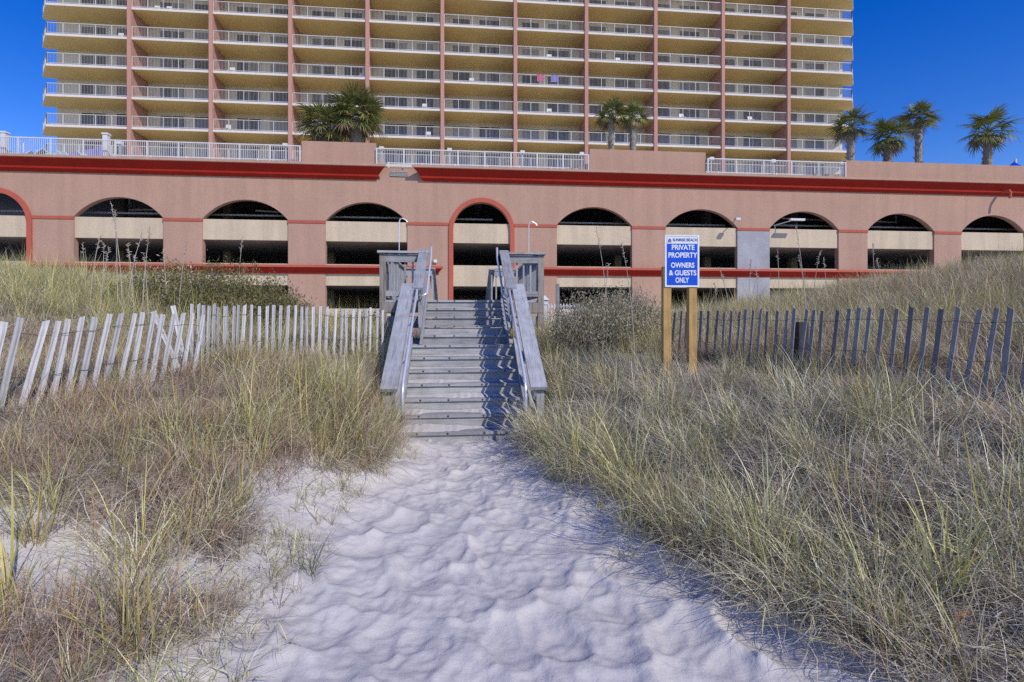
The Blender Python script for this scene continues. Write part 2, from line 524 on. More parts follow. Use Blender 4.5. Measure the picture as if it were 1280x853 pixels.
# ------------------------------------------------------------------ parking garage with arches
F = 38.5
gar = thing('parking_garage', 'long pink parking garage with arched openings and dark red cornice', 'building', (1.6, F, 0.0))
ZT = 12.28
arch = [(-32.78 - 8.2, -28.9 - 8.2, 'seg')] and []
for cx in (-23.15, -14.87, -6.6, 10.0, 18.3, 26.58, 34.72, 42.8, 51.0):
    arch.append((cx - 2.86, cx + 2.86, 'seg'))
arch.append((-32.98, -28.9, 'round'))
arch.append((-0.47, 3.67, 'round'))
arch.append((-41.5, -37.0, 'seg'))
arch.sort()
mb = MB()
X0, X1 = -46.0, 56.0
TW = 0.45
Z0 = -0.5
cur = X0
def quad(a, b, c_, d_):
    mb.add([a, b, c_, d_], [(0, 1, 2, 3)])
for (a, b, kind) in arch + [(X1, X1, None)]:
    # pier
    mb.box(cur, a, F, F + TW, Z0, ZT)
    if kind is None:
        break
    if kind == 'seg':
        h, rise, zs = (b - a) / 2, 1.38, 8.39
        R = (h * h + rise * rise) / (2 * rise)
        pts = []
        for k in range(25):
            x = a + (b - a) * k / 24
            pts.append((x, zs + rise - R + math.sqrt(max(0, R * R - (x - (a + b) / 2) ** 2))))
    else:
        h = (b - a) / 2
        zc = 9.93 - h
        pts = [((a + b) / 2 - h * math.cos(math.pi * k / 32), zc + h * math.sin(math.pi * k / 32)) for k in range(33)]
    for (xa, za), (xb, zb) in zip(pts[:-1], pts[1:]):
        quad((xa, F, za), (xb, F, zb), (xb, F, ZT), (xa, F, ZT))
        quad((xb, F + TW, zb), (xa, F + TW, za), (xa, F + TW, ZT), (xb, F + TW, ZT))
        quad((xb, F, zb), (xa, F, za), (xa, F + TW, za), (xb, F + TW, zb))
    quad((a, F, ZT), (b, F, ZT), (b, F + TW, ZT), (a, F + TW, ZT))
    cur = b
mb.build('wall', M['pink'], gar)

# red bands round the two narrow arches
for (a, b, kind) in arch:
    if kind == 'round':
        h = (b - a) / 2
        zc = 9.93 - h
        cx = (a + b) / 2
        mb = MB()
        inner = [(a, Z0)] + [(cx - h * math.cos(math.pi * k / 32), zc + h * math.sin(math.pi * k / 32)) for k in range(33)] + [(b, Z0)]
        ho = h + 0.32
        outer = [(cx - ho, Z0)] + [(cx - ho * math.cos(math.pi * k / 32), zc + ho * math.sin(math.pi * k / 32)) for k in range(33)] + [(cx + ho, Z0)]
        y0, y1 = F - 0.10, F + 0.05
        for i in range(len(inner) - 1):
            (ix, iz), (jx, jz), (ox, oz), (qx, qz) = inner[i], inner[i + 1], outer[i], outer[i + 1]
            mb.add([(ix, y0, iz), (jx, y0, jz), (qx, y0, qz), (ox, y0, oz)], [(0, 1, 2, 3)])
            mb.add([(ox, y0, oz), (qx, y0, qz), (qx, y1, qz), (ox, y1, oz)], [(0, 1, 2, 3)])
            mb.add([(jx, y0, jz), (ix, y0, iz), (ix, y1, iz), (jx, y1, jz)], [(0, 1, 2, 3)])
        mb.build('arch_trim', M['red_light'], gar)

# string courses on the piers
piers = []
for (q, r_) in zip(arch[:-1], arch[1:]):
    lo = q[1] + (0.33 if q[2] == 'round' else -0.02)
    hi = r_[0] - (0.33 if r_[2] == 'round' else -0.02)
    piers.append((lo, hi))
    MB().box(lo, hi, F - 0.05, F + 0.04, 8.20, 8.40).build('string_course', M['red_light'], gar)

# cornice (two runs with splayed ends) and belt
prof = [(0.02, ZT + 0.04), (-0.78, ZT + 0.04), (-0.80, ZT - 0.12), (-0.70, ZT - 0.14), (-0.52, ZT - 0.34), (-0.30, ZT - 0.60), (-0.30, ZT - 0.74), (-0.12, ZT - 0.92), (0.02, ZT - 0.92)]
mi = [1, 1, 1, 0, 0, 0, 0, 0, 0]
spl = [0.0 + (-p_[0] - 0.78) * 1.15 for p_ in prof]
prof = [(y_ + F, z_) for y_, z_ in prof]
for (a, b, ea, eb) in ((X0, -5.15, 0, 1), (-3.35, X1, 1, 0)):
    MB().sweep_x(prof, a, b, [-s * ea for s in spl], [s * eb for s in spl], mi).build('cornice', [M['red'], M['pink']], gar)
bp = [(0.02, 5.22), (-0.45, 5.22), (-0.47, 5.06), (-0.38, 5.02), (-0.20, 4.84), (-0.08, 4.66), (0.02, 4.64)]
bs = [(-p_[0] - 0.45) * 1.0 for p_ in bp]
bp = [(y_ + F, z_) for y_, z_ in bp]
for (a, b, ea, eb) in ((-28.55, -1.2, 0, 1), (4.3, X1, 1, 0), (X0, -33.3, 0, 0)):
    MB().sweep_x(bp, a, b, [-s * ea for s in bs], [s * eb for s in bs], [1, 1, 0, 0, 0, 0, 0]).build('belt_course', [M['red'], M['red_light']], gar)

# cream parapets of the parking levels in every opening
for (a, b, kind) in arch:
    for (z0, z1) in ((6.97, 8.39), (3.82, 5.34), (0.4, 2.18)):
        MB().box(a - 0.03, b + 0.03, F + 0.10, F + 0.32, z0, z1).build('parapet', M['cream'], gar)

# parking decks, columns and pipes inside
for i, z in enumerate((0.5, 4.0, 7.15)):
    MB().box(X0, X1, F + TW + 0.25, F + 17, z - 0.15, z + 0.15).build('parking_deck', M['concrete'], gar)
MB().box(X0, X1, F + TW + 0.002, F + 30, ZT - 0.95, ZT - 0.06).build('roof_deck', [M['concrete']], gar)
MB().box(X0, X1, F + TW + 0.002, F + 30, ZT - 0.058, ZT - 0.02).build('roof_bounce_paving', [M['bounce_paving']], gar)  # unseen pale layer added to bounce sunlight onto the tower's balcony undersides
MB().box(-33.0, X1, F + 17.02, F + 17.3, -0.5, ZT - 0.96).build('back_wall', M['concrete'], gar)
MB().box(X1 - 0.3, X1, F + TW + 0.003, F + 17.0, 7.31, ZT - 0.96).build('end_wall', M['concrete'], gar)
for k in range(12):
    x = -27.3 + 8.25 * k
    for (z0, z1) in ((0.66, 3.84), (4.16, 6.99), (7.31, 11.32)):
        MB().box(x - 0.3, x + 0.3, F + 7.0, F + 7.6, z0, z1).build('column', M['concrete'], gar)
for k in range(11):
    x = -23.15 + 8.25 * k
    MB().box(x - 0.25, x + 0.25, F + 0.9, F + 16.9, ZT - 1.5, ZT - 0.955).build('beam', M['concrete'], gar)
for (a, b, z) in ((-40, 2.5, 8.98), (5.5, 21.0, 8.86), (23, 52, 8.95)):
    MB().tube([(a, F + 1.6, z), (b, F + 1.6, z)], 0.07, 8).build('sprinkler_pipe', M['pipe'], gar)
for (a, b, z, y) in ((-20.6, -24, 9.5, 2.6), (26, 29.8, 9.6, 2.0), (33.2, 36.4, 9.62, 2.4), (-15, -13, 9.45, 2.2)):
    MB().tube([(a, F + y, z), (b, F + y, z - 0.1), (b, F + y, z + 1.0)], 0.06, 8).build('drain_pipe', M['pipe'], gar)

# bare grey pier
MB().box(21.14, 23.74, F - 0.012, F + 0.02, -0.3, 8.19).build('render_patch', M['grey_patch'], gar)
tag(gar.children[-1], label='unpainted grey rendered patch on one pier')

# planter walls on the roof edge
for (a, b, zt) in ((-11.09, -5.95, 14.0), (9.61, 18.60, 14.08), (30.01, X1, 13.82)):
    MB().box(a, b, F - 0.02, F + 0.3, ZT + 0.045, zt).build('planter_wall', M['pink'], gar)
    MB().box(a + 0.02, b - 0.02, F + 3.6, F + 3.9, ZT + 0.02, zt - 0.05).build('planter_wall', M['pink'], gar)

# louvred vent between the cornice runs
lv = MB().box(-4.97, -3.72, F - 0.03, F + 0.05, 11.62, 12.02).build('vent', M['dark'], gar)
for k in range(4):
    z = 11.68 + 0.095 * k
    MB().bar((-4.98, F - 0.07, z), (-3.71, F - 0.07, z), 0.06, 0.02, (0, 0.7, 0.7)).build('slat', M['slab_edge'], lv)

# roof railings
def deck_rail(a, b):
    z0, z1 = ZT + 0.05, ZT + 1.34
    y = F - 0.15
    mb = MB()
    mb.box(a, b, y - 0.03, y + 0.03, z1 - 0.07, z1)
    mb.box(a, b, y - 0.02, y + 0.02, z0 + 0.09, z0 + 0.14)
    rl = mb.build('roof_railing', M['white'], gar)
    k = max(1, int(round((b - a) / 2.05)))
    for i in range(k + 1):
        x = a + (b - a) * i / k
        MB().box(x - 0.035, x + 0.035, y - 0.035, y + 0.035, z0 - 0.03, z1 - 0.01).build('post', M['white'], rl)
    mb = MB()
    n = int((b - a) / 0.12)
    for i in range(n):
        x = a + (b - a) * (i + 0.5) / n
        mb.box(x - 0.011, x + 0.011, y - 0.011, y + 0.011, z0 + 0.1, z1 - 0.05)
    tag(mb.build('pickets', M['white'], rl), kind='stuff')
deck_rail(-45.5, -11.15)
deck_rail(-5.9, 9.5)
deck_rail(18.7, 29.9)
# a second low fence behind, round the pool terrace
def inner_fence(a, b, y):
    t_ = thing('pool_fence', 'low white pool fence on the roof, %s' % ('beside the violet canvas' if a < -20 else 'behind the railing by the louvred vent' if a < 0 else 'near the palms beside the tower'), 'fence', (a, y, ZT))
    mb = MB()
    mb.box(a, b, y - 0.025, y + 0.025, ZT + 1.45, ZT + 1.52)
    mb.box(a, b, y - 0.02, y + 0.02, ZT + 0.1, ZT + 0.15)
    mb.build('rail', M['white'], t_)
    mb = MB()
    n = int((b - a) / 0.13)
    for i in range(n):
        x = a + (b - a) * (i + 0.5) / n
        mb.box(x - 0.012, x + 0.012, y - 0.012, y + 0.012, ZT - 0.02, ZT + 1.46)
    tag(mb.build('pickets', M['white'], t_), kind='stuff')
    for i in range(int((b - a) / 2.6) + 1):
        x = a + 2.6 * i
        MB().box(x - 0.05, x + 0.05, y - 0.05, y + 0.05, ZT - 0.03, ZT + 1.55).build('post', M['white'], t_)
inner_fence(-28.5, -11.5, F + 4.0)
inner_fence(-5.6, 9.4, F + 4.0)
inner_fence(19.0, 29.6, F + 4.0)

# small wall fittings
wl = thing('wall_light', 'small cream wall light on the pier beside the tall red arch', 'light', (-1.75, F, 5.55))
MB().box(-1.83, -1.67, F - 0.02, F + 0.01, 5.40, 5.75).build('back_plate', M['cream'], wl)
MB().box(-1.87, -1.63, F - 0.16, F - 0.015, 5.5, 5.7).build('lamp_body', M['slab_edge'], wl)
dp = thing('roof_spout', 'bent red drain spout under the cornice at the far pier', 'pipe', (42.6, F, 11.2))
MB().tube([(43.2, F - 0.0, 11.55), (43.2, F - 0.9, 11.55), (43.15, F - 1.0, 11.35), (43.1, F - 1.0, 10.95)], 0.1, 10).build('spout', M['red_light'], dp)
fl = thing('arm_light', 'flood light on a long arm at the pier beside the unpainted patch', 'light', (21.0, F, 8.5))
MB().tube([(20.9, F + 0.05, 8.9), (20.6, F - 0.9, 8.9)], 0.035, 8).build('arm', M['metal'], fl)
MB().box(20.4, 20.75, F - 1.2, F - 0.85, 8.78, 8.95).build('lamp_head', M['white'], fl)
fl = thing('arm_light', 'flood light on a long arm at the arch with a drain pipe', 'light', (24.6, F, 8.6))
MB().tube([(24.3, F + 0.2, 8.36), (24.3, F + 0.2, 8.7), (24.9, F - 0.9, 8.85)], 0.035, 8).build('arm', M['metal'], fl)
MB().box(24.75, 25.9, F - 1.1, F - 0.85, 8.85, 9.0).build('lamp_head', M['white'], fl)

# ------------------------------------------------------------------ tower
T = 54.5
tow = thing('apartment_tower', 'tall hotel tower with ochre balcony undersides and salmon fins', 'building', (2.0, T, ZT))
BAY = 7.51
XL0 = -39.31
NB = 11
DEP = 2.85
SL = [17.1 + 2.9 * k for k in range(8)]
XR0 = XL0 + NB * BAY
MB().box(XL0 - 1.0, XR0 + 1.0, T + DEP, T + DEP + 12, 11.0, SL[-1] + 3.2).build('wall', M['tower_cream'], tow)
for i in range(1, NB):
    x = XL0 + BAY * i
    mb = MB()
    mb.box(x - 0.18, x + 0.18, T - 0.12, T + 0.3, ZT + 0.01, SL[-1] + 3.0)
    mb.box(x - 0.10, x + 0.10, T + 0.3, T + DEP + 0.05, ZT + 0.01, SL[-1] + 3.0)
    mb.build('fin', M['pink_fin'], tow)

def slab_mesh(kind):
    w_ = BAY
    mb = MB()
    z0, z1 = -0.22, 0.0
    if kind == 'mid':
        poly = [(0.1, 0), (w_ - 0.1, 0), (w_ - 0.1, DEP + 0.02), (0.1, DEP + 0.02)]
    elif kind == 'left':
        poly = [(0, 0), (w_ - 0.1, 0), (w_ - 0.1, DEP + 0.02), (-2.05, DEP + 0.02), (-2.1, 2.5)]
    else:
        poly = [(0.1, 0), (w_, 0), (w_ + 2.1, 2.5), (w_ + 2.05, DEP + 0.02), (0.1, DEP + 0.02)]
    n = len(poly)
    mb.add([(x, y, z1) for x, y in poly], [tuple(range(n))], 2)
    mb.add([(x, y, z0) for x, y in poly], [tuple(reversed(range(n)))], 1)
    for i in range(n):
        (xa, ya), (xb, yb) = poly[i], poly[(i + 1) % n]
        mb.add([(xa, ya, z0), (xb, yb, z0), (xb, yb, z1), (xa, ya, z1)], [(0, 1, 2, 3)], 0)
    return mb.mesh('balcony', [M['slab_edge'], M['soffit'], M['deck']]), poly
def rail_mesh(kind, poly):
    mb = MB()
    path = {'mid': [(0.2, 0.06), (BAY - 0.2, 0.06)],
            'left': [(-1.95, DEP - 0.05), (-2.0, 2.5), (0.06, 0.06), (BAY - 0.2, 0.06)],
            'right': [(0.2, 0.06), (BAY - 0.06, 0.06), (BAY + 2.0, 2.5), (BAY + 1.95, DEP - 0.05)]}[kind]
    for (xa, ya), (xb, yb) in zip(path[:-1], path[1:]):
        L = math.hypot(xb - xa, yb - ya)
        mb.bar((xa, ya, 1.05), (xb, yb, 1.05), 0.06, 0.06)
        mb.bar((xa, ya, 0.10), (xb, yb, 0.10), 0.04, 0.05)
        k = max(2, int(round(L / 1.35)))
        for i in range(k + 1):
            x, y = xa + (xb - xa) * i / k, ya + (yb - ya) * i / k
            mb.bar((x, y, -0.01), (x, y, 1.04), 0.055, 0.055)
        n = int(L / 0.13)
        for i in range(n):
            x, y = xa + (xb - xa) * (i + 0.5) / n, ya + (yb - ya) * (i + 0.5) / n
            mb.bar((x, y, 0.1), (x, y, 1.04), 0.012, 0.012)
    return mb.mesh('railing', M['rail_white'])
def door_mesh(w_, n):
    f_ = MB()
    h = 2.2
    f_.box(-w_ / 2, w_ / 2, -0.06, 0.0, h, h + 0.08)
    f_.box(-w_ / 2, w_ / 2, -0.06, 0.0, 0.0, 0.06)
    for i in range(n + 1):
        x = -w_ / 2 + w_ * i / n
        f_.box(x - 0.04, x + 0.04, -0.06, 0.0, 0.06, h)
    return f_.mesh('sliding_door', M['white'])
def pane_mesh(w_):
    return MB().box(-w_ / 2, w_ / 2, -0.02, 0.0, 0.06, 2.2).mesh('pane', M['glass'])
sm = {k: slab_mesh(k) for k in ('mid', 'left', 'right')}
rm = {k: rail_mesh(k, sm[k][1]) for k in sm}
d3, d2 = door_mesh(2.4, 2), door_mesh(1.9, 1)
p3, p2 = pane_mesh(1.12), pane_mesh(1.82)
for fi, z in enumerate(SL):
    for b in range(NB):
        kind = 'left' if b == 0 else 'right' if b == NB - 1 else 'mid'
        x = XL0 + BAY * b
        bal = put('balcony', sm[kind][0], (x, T, z), tow)
        put('railing', rm[kind], (x, T, z), bal)
        if fi == len(SL) - 1:
            continue
        yw = T + DEP - 0.003
        flip = b >= 5
        for (fx, kind_d) in ((0.33, 3), (0.74, 2)):
            if flip:
                fx = 1 - fx
            if (b == 0 and fx < 0.2) or (b == NB - 1 and fx > 0.8):
                continue
            dx = x + BAY * fx
            if kind_d == 3:
                dr = put('sliding_door', d3, (dx, yw, z), tow)
                for s in (-1, 1):
                    put('pane', p3, (dx + s * 0.6, yw - 0.012, z), dr)
            else:
                dr = put('sliding_door', d2, (dx, yw, z), tow)
                put('pane', p2, (dx, yw - 0.012, z), dr)
MB().box(XL0 - 0.3, XR0 + 0.3, T, T + 14, SL[-1] + 3.2, SL[-1] + 3.7).build('roof', M['slab_edge'], tow)

# balcony chairs and towels
def balcony_chair_parts():
    s = MB()
    s.box(-0.25, 0.25, -0.25, 0.25, 0.40, 0.44)
    bk = MB()
    bk.bar((0, 0.24, 0.44), (0, 0.36, 0.95), 0.5, 0.04, (0, 1, 0))
    lg = MB()
    lg.box(-0.02, 0.02, -0.02, 0.02, 0, 0.41)
    return s.mesh('seat', M['white']), bk.mesh('backrest', M['white']), lg.mesh('leg', M['white'])
cs, cb_, cl_ = balcony_chair_parts()
def chair(x, y, z, label, group):
    t_ = thing('balcony_chair', label, 'chair', (x, y, z), group)
    put('seat', cs, (x, y, z), t_)
    put('backrest', cb_, (x, y, z), t_)
    for sx_ in (-0.22, 0.22):
        for sy_ in (-0.22, 0.22):
            put('leg', cl_, (x + sx_, y + sy_, z), t_)
for (b, fi, fx) in ((0, 4, 0.8), (1, 5, 0.25), (1, 5, 0.4), (3, 3, 0.9), (4, 2, 0.75), (4, 1, 0.8), (5, 3, 0.4), (6, 2, 0.5), (6, 4, 0.5), (7, 4, 0.5), (8, 2, 0.45), (9, 2, 0.5), (2, 3, 0.2), (2, 1, 0.15)):
    chair(XL0 + BAY * (b + fx), T + 0.9, SL[fi], 'small white chair behind a balcony railing of the tower', 'white chairs on the tower balconies')
for fx, mm, lb in ((0.30, 'cushion_red', 'pink towel hung on a balcony railing of the tower'), (0.5, 'cushion_blue', 'violet towel hung on a balcony railing of the tower')):
    x = XL0 + BAY * (6 + fx)
    mb = MB()
    pr = [(0.03, 0.35), (0.02, 1.09), (0.10, 1.09), (0.11, 0.5)]
    for i in range(6):
        for (ya, za), (yb, zb) in zip(pr[:-1], pr[1:]):
            o1, o2 = 0.02 * math.sin(i * 2.1), 0.02 * math.sin(i * 2.1 + 2.1)
            xa, xb = x + i * 0.13, x + (i + 1) * 0.13
            mb.add([(xa, T + ya + o1 - 0.02, SL[3] + za), (xb, T + ya + o2 - 0.02, SL[3] + za), (xb, T + yb + o2 - 0.02, SL[3] + zb), (xa, T + yb + o1 - 0.02, SL[3] + zb)], [(0, 1, 2, 3)])
    tag(mb.build('towel', M[mm], smooth=True), lb, 'towel')

# ------------------------------------------------------------------ roof terrace things
for (u, v_, lb) in ((6, 165, 'thick white post at the end of the roof terrace by the canvas'), (133, 167, 'thick white post between violet canvas and pool fence')):
    X, z = atY(u, F + 0.6, v_)
    t_ = thing('terrace_post', lb, 'post', (X, F + 0.6, ZT))
    MB().box(X - 0.16, X + 0.16, F + 0.44, F + 0.76, ZT - 0.03, z - 0.12).build('shaft', M['white'], t_)
    MB().box(X - 0.20, X + 0.20, F + 0.40, F + 0.80, z - 0.12, z).build('cap', M['white'], t_)
cv = thing('canvas_windscreen', 'violet blue canvas windscreen sloping up behind the roof railing', 'windscreen', (-25.5, F + 3.0, ZT))
mb = MB()
xa, xb = atY(28, F + 3, 180)[0], atY(130, F + 3, 180)[0]
za, zb = ZT + 1.2, ZT + 1.9
n = 24
for i in range(n):
    x0_, x1_ = xa + (xb - xa) * i / n, xa + (xb - xa) * (i + 1) / n
    s0, s1 = i / n, (i + 1) / n
    y0_, y1_ = F + 3 + 0.07 * math.sin(i * 1.3), F + 3 + 0.07 * math.sin((i + 1) * 1.3)
    t0, t1 = za + (zb - za) * s0 - 0.35 * math.sin(math.pi * s0), za + (zb - za) * s1 - 0.35 * math.sin(math.pi * s1)
    mb.add([(x0_, y0_, ZT + 0.1), (x1_, y1_, ZT + 0.1), (x1_, y1_, t1), (x0_, y0_, t0), (x0_, y0_ + .02, ZT + 0.1), (x1_, y1_ + .02, ZT + 0.1), (x1_, y1_ + .02, t1), (x0_, y0_ + .02, t0)], [(0, 1, 2, 3), (7, 6, 5, 4), (3, 2, 6, 7)])
mb.build('canvas', M['canvas'], cv, smooth=True)
for x in (xa, (xa + xb) / 2, xb):
    MB().tube([(x, F + 3.1, ZT - 0.03), (x, F + 3.1, ZT + 1.9)], 0.04, 8).build('pole', M['white'], cv)

fr = MB()
for s in (-0.33, 0.33):
    fr.tube([(s, -0.75, 0.36), (s, 0.35, 0.36), (s, 0.95, 0.95)], 0.025, 6)
    fr.tube([(s, -0.7, 0.0), (s, -0.6, 0.36)], 0.025, 6)
    fr.tube([(s, 0.45, 0.0), (s, 0.2, 0.36)], 0.025, 6)
sl_ = MB()
sl_.add([(-0.32, -0.75, 0.37), (0.32, -0.75, 0.37), (0.32, 0.35, 0.34), (-0.32, 0.35, 0.34), (0.32, 0.95, 0.95), (-0.32, 0.95, 0.95),
         (-0.32, -0.75, 0.345), (0.32, -0.75, 0.345), (0.32, 0.37, 0.31), (-0.32, 0.37, 0.31), (0.32, 0.97, 0.93), (-0.32, 0.97, 0.93)], [(0, 1, 2, 3), (3, 2, 4, 5), (9, 8, 7, 6), (11, 10, 8, 9), (0, 6, 7, 1), (4, 10, 11, 5)])
frm, slm = fr.mesh('frame', M['white']), sl_.mesh('sling', M['teal'])
for i, u in enumerate((4, 16, 26, 36, 62, 74, 92, 116)):
    X, _ = atY(u, F + 1.4, 190)
    loc = (X, F + 1.3 + 0.25 * (i % 3), ZT)
    t_ = thing('sun_lounger', 'white framed lounger with teal sling behind the roof railing', 'lounger', loc, 'loungers on the roof terrace')
    put('frame', frm, loc, t_)
    put('sling', slm, loc, t_)
    t_.rotation_euler = (0, 0, (1.35, -1.2, 1.5, -1.4, 1.2, 1.5, 1.3, 1.45)[i])
for i, u in enumerate((150, 357, 477, 562, 653, 727, 889, 966, 1052)):
    X, z = atY(u, F + 2.0, (179, 182, 186, 188, 191, 193, 199, 202, 205)[i])
    t_ = thing('terrace_light', 'small white box light on a post behind the roof railing', 'light', (X, F + 2.0, ZT), 'box lights on the roof terrace')
    MB().box(X - 0.035, X + 0.035, F + 1.965, F + 2.035, ZT - 0.03, z - 0.1).build('post', M['pipe'], t_)
    MB().box(X - 0.17, X + 0.17, F + 1.85, F + 2.15, z - 0.1, z + 0.13).build('lamp_box', M['white'], t_)

# blue tent tip beyond the far planter
X, z = atY(1268, F + 8, 199)
tt = thing('beach_umbrella', 'closed blue umbrella on a white pole beyond the far planter wall', 'umbrella', (X, F + 8, ZT))
MB().tube([(X + 0.1, F + 8, ZT - 0.03), (X + 0.1, F + 8, z)], 0.12, 10).build('pole', M['white'], tt)
mb = MB()
nseg = 10
for k in range(nseg):
    a0, a1 = 2 * math.pi * k / nseg, 2 * math.pi * (k + 1) / nseg
    cx_ = X - 0.2
    mb.add([(cx_ + 0.2, F + 8, z - 0.25), (cx_ + 1.3 * math.cos(a0), F + 8 + 1.3 * math.sin(a0), z - 1.5), (cx_ + 1.3 * math.cos(a1), F + 8 + 1.3 * math.sin(a1), z - 1.5)], [(0, 1, 2)])
mb.build('canopy', M['blue'], tt)

# ------------------------------------------------------------------ palms
def frond_mesh(seed, L=0.85):
    r = random.Random(seed)
    mb = MB()
    cols = []
    # petiole runs along +x then a fan of leaflets
    pts = [(0, 0, 0), (0.4, 0, 0.06), (0.75, 0, 0.06), (0.95, 0, 0.02)]
    nb = len(mb.v)
    mb.tube(pts, [0.03, 0.022, 0.018, 0.012], 4)
    cols += [(0.16, 0.17, 0.06)] * (len(mb.v) - nb)
    n = 22
    for k in range(n):
        a = -1.95 + 3.9 * k / (n - 1) + r.uniform(-0.05, 0.05)
        ll = L * (1.0 - 0.30 * abs(a) / 1.95) * r.uniform(0.85, 1.1)
        c_, s_ = math.cos(a), math.sin(a)
        base = Vector((0.9 - 0.12 * (1 - c_), 0.04 * s_, 0.03))
        dirv = Vector((c_, s_, 0))
        side = Vector((-s_, c_, 0))
        droop = r.uniform(0.25, 0.6)
        sec = []
        for q in range(4):
            f_ = q / 3
            w_ = 0.045 * (0.45 + 1.2 * f_ if f_ < 0.45 else (1 - f_) * 1.7 + 0.02)
            p_ = base + dirv * ll * f_ + Vector((0, 0, 0.1 * f_ - droop * ll * f_ ** 2.2))
            sec.append((p_ - side * w_ + Vector((0, 0, 0.01)), p_, p_ + side * w_ + Vector((0, 0, 0.01))))
        nb = len(mb.v)
        vs_ = [p_ for s3 in sec for p_ in s3]
        fs_ = []
        for q in range(3):
            o_ = q * 3
            fs_ += [(o_, o_ + 1, o_ + 4, o_ + 3), (o_ + 1, o_ + 2, o_ + 5, o_ + 4)]
        mb.add(vs_, fs_)
        g_ = r.uniform(0.8, 1.25)
        yl = r.uniform(0, 1) ** 2
        for q in range(4):
            tipy = 0.5 if q == 3 else 0
            k_ = min(1, yl + tipy * 0.6)
            cols += [((0.12 + 0.20 * k_) * g_, (0.165 + 0.13 * k_) * g_, (0.045 + 0.05 * k_) * g_)] * 3
    me_ = mb.mesh('frond', M['frond'])
    ca = me_.color_attributes.new('col', 'FLOAT_COLOR', 'POINT')
    ca.data.foreach_set('color', np.array([(r_, g_, b_, 1) for r_, g_, b_ in cols], np.float32).ravel())
    return me_
FR = [frond_mesh(s) for s in range(4)]
def dead_frond():
    me_ = FR[0].copy()
    c_ = me_.color_attributes['col']
    arr = np.empty(len(me_.vertices) * 4, np.float32)
    c_.data.foreach_get('color', arr)
    arr = arr.reshape(-1, 4)
    arr[:, :3] = (0.30, 0.23, 0.14)
    c_.data.foreach_set('color', arr.ravel())
    return me_
FD = dead_frond()
def palm(u, v_head, Y, zbase, rpx, tr, label, nfr=28, lean=0.0, seed=0):
    r = random.Random(seed)
    X, zh = atY(u, Y, v_head)
    d = Y / (math.cos(TH) - (u - 640) / FPX * math.sin(TH))
    R = rpx * d / FPX
    t_ = thing('palm_tree', label, 'palm tree', (X - lean, Y, zbase), 'palms on the roof terrace')
    pts, rads = [], []
    n = 22
    for i in range(n + 1):
        f_ = i / n
        pts.append((X - lean + lean * f_ ** 1.5, Y, zbase - 0.1 + (zh + 0.05 - zbase) * f_))
        rads.append(tr * (1.15 - 0.2 * f_ + (0.25 if f_ > 0.75 else 0) * (f_ - 0.75) * 4) * (1 + 0.10 * (i % 2)) * r.uniform(0.95, 1.05))
    mb = MB()
    mb.tube(pts, rads, 12)
    # crossed leaf boots on the trunk
    for i in range(46):
        f_ = r.uniform(0.12, 1.0)
        a = r.uniform(0, 6.28)
        k = int(f_ * n)
        c_ = Vector(pts[min(k, n)])
        rr = rads[min(k, n)]
        p0 = c_ + Vector((math.cos(a), math.sin(a), 0)) * rr * 0.9
        p1 = p0 + Vector((math.cos(a + 0.5) * 0.16, math.sin(a + 0.5) * 0.16, 0.28))
        mb.bar(p0, p1, 0.10, 0.03, (math.cos(a), math.sin(a), 0))
    mb.build('trunk', M['trunk'], t_)
    s0 = R / 1.6
    for k in range(nfr):
        f_ = (k + 0.5) / nfr
        el = math.radians(78 - 128 * f_ ** 0.85) + r.uniform(-0.15, 0.15)
        az = k * 2.39996 + r.uniform(-0.3, 0.3)
        dead = f_ > 0.93
        s = s0 * r.uniform(0.85, 1.1)
        fo = put('frond', FD if dead else FR[k % 4], (X, Y, zh + 0.1), t_, (0, -el, az), (s, s, s))
        fo.rotation_euler = (Matrix.Rotation(az, 4, 'Z') @ Matrix.Rotation(-el, 4, 'Y') @ Matrix.Rotation(r.uniform(-0.5, 0.5), 4, 'X')).to_euler()
palm(404, 160, F + 1.9, ZT, 36, 0.28, 'dense short palm with a grey trunk over the small planter wall', 30, 0, 1)
palm(446, 147, F + 1.4, ZT, 40, 0.36, 'stout palm with a thick pale trunk over the small planter wall', 36, 0.1, 2)
palm(764, 146, F + 1.6, ZT, 23, 0.20, 'slim palm above the long planter, nearer its louvred vent end', 24, 0, 3)
palm(791, 147, F + 1.9, ZT, 22, 0.23, 'slim palm above the long planter, further from the vent', 24, 0, 4)
palm(1064, 160, F + 2.0, ZT, 26, 0.27, 'palm rising at the very corner of the tower', 26, 0.1, 5)
palm(1110, 174, F + 1.6, ZT, 27, 0.30, 'lowest bushy palm between two taller palms beside the tower', 30, 0, 6)
palm(1148, 150, F + 2.6, ZT, 26, 0.24, 'tallest palm with a bare straight trunk beside the tower', 26, 0, 7)
palm(1235, 166, F + 2.2, ZT, 32, 0.30, 'lone lopsided palm near the blue umbrella', 24, 0.1, 8)

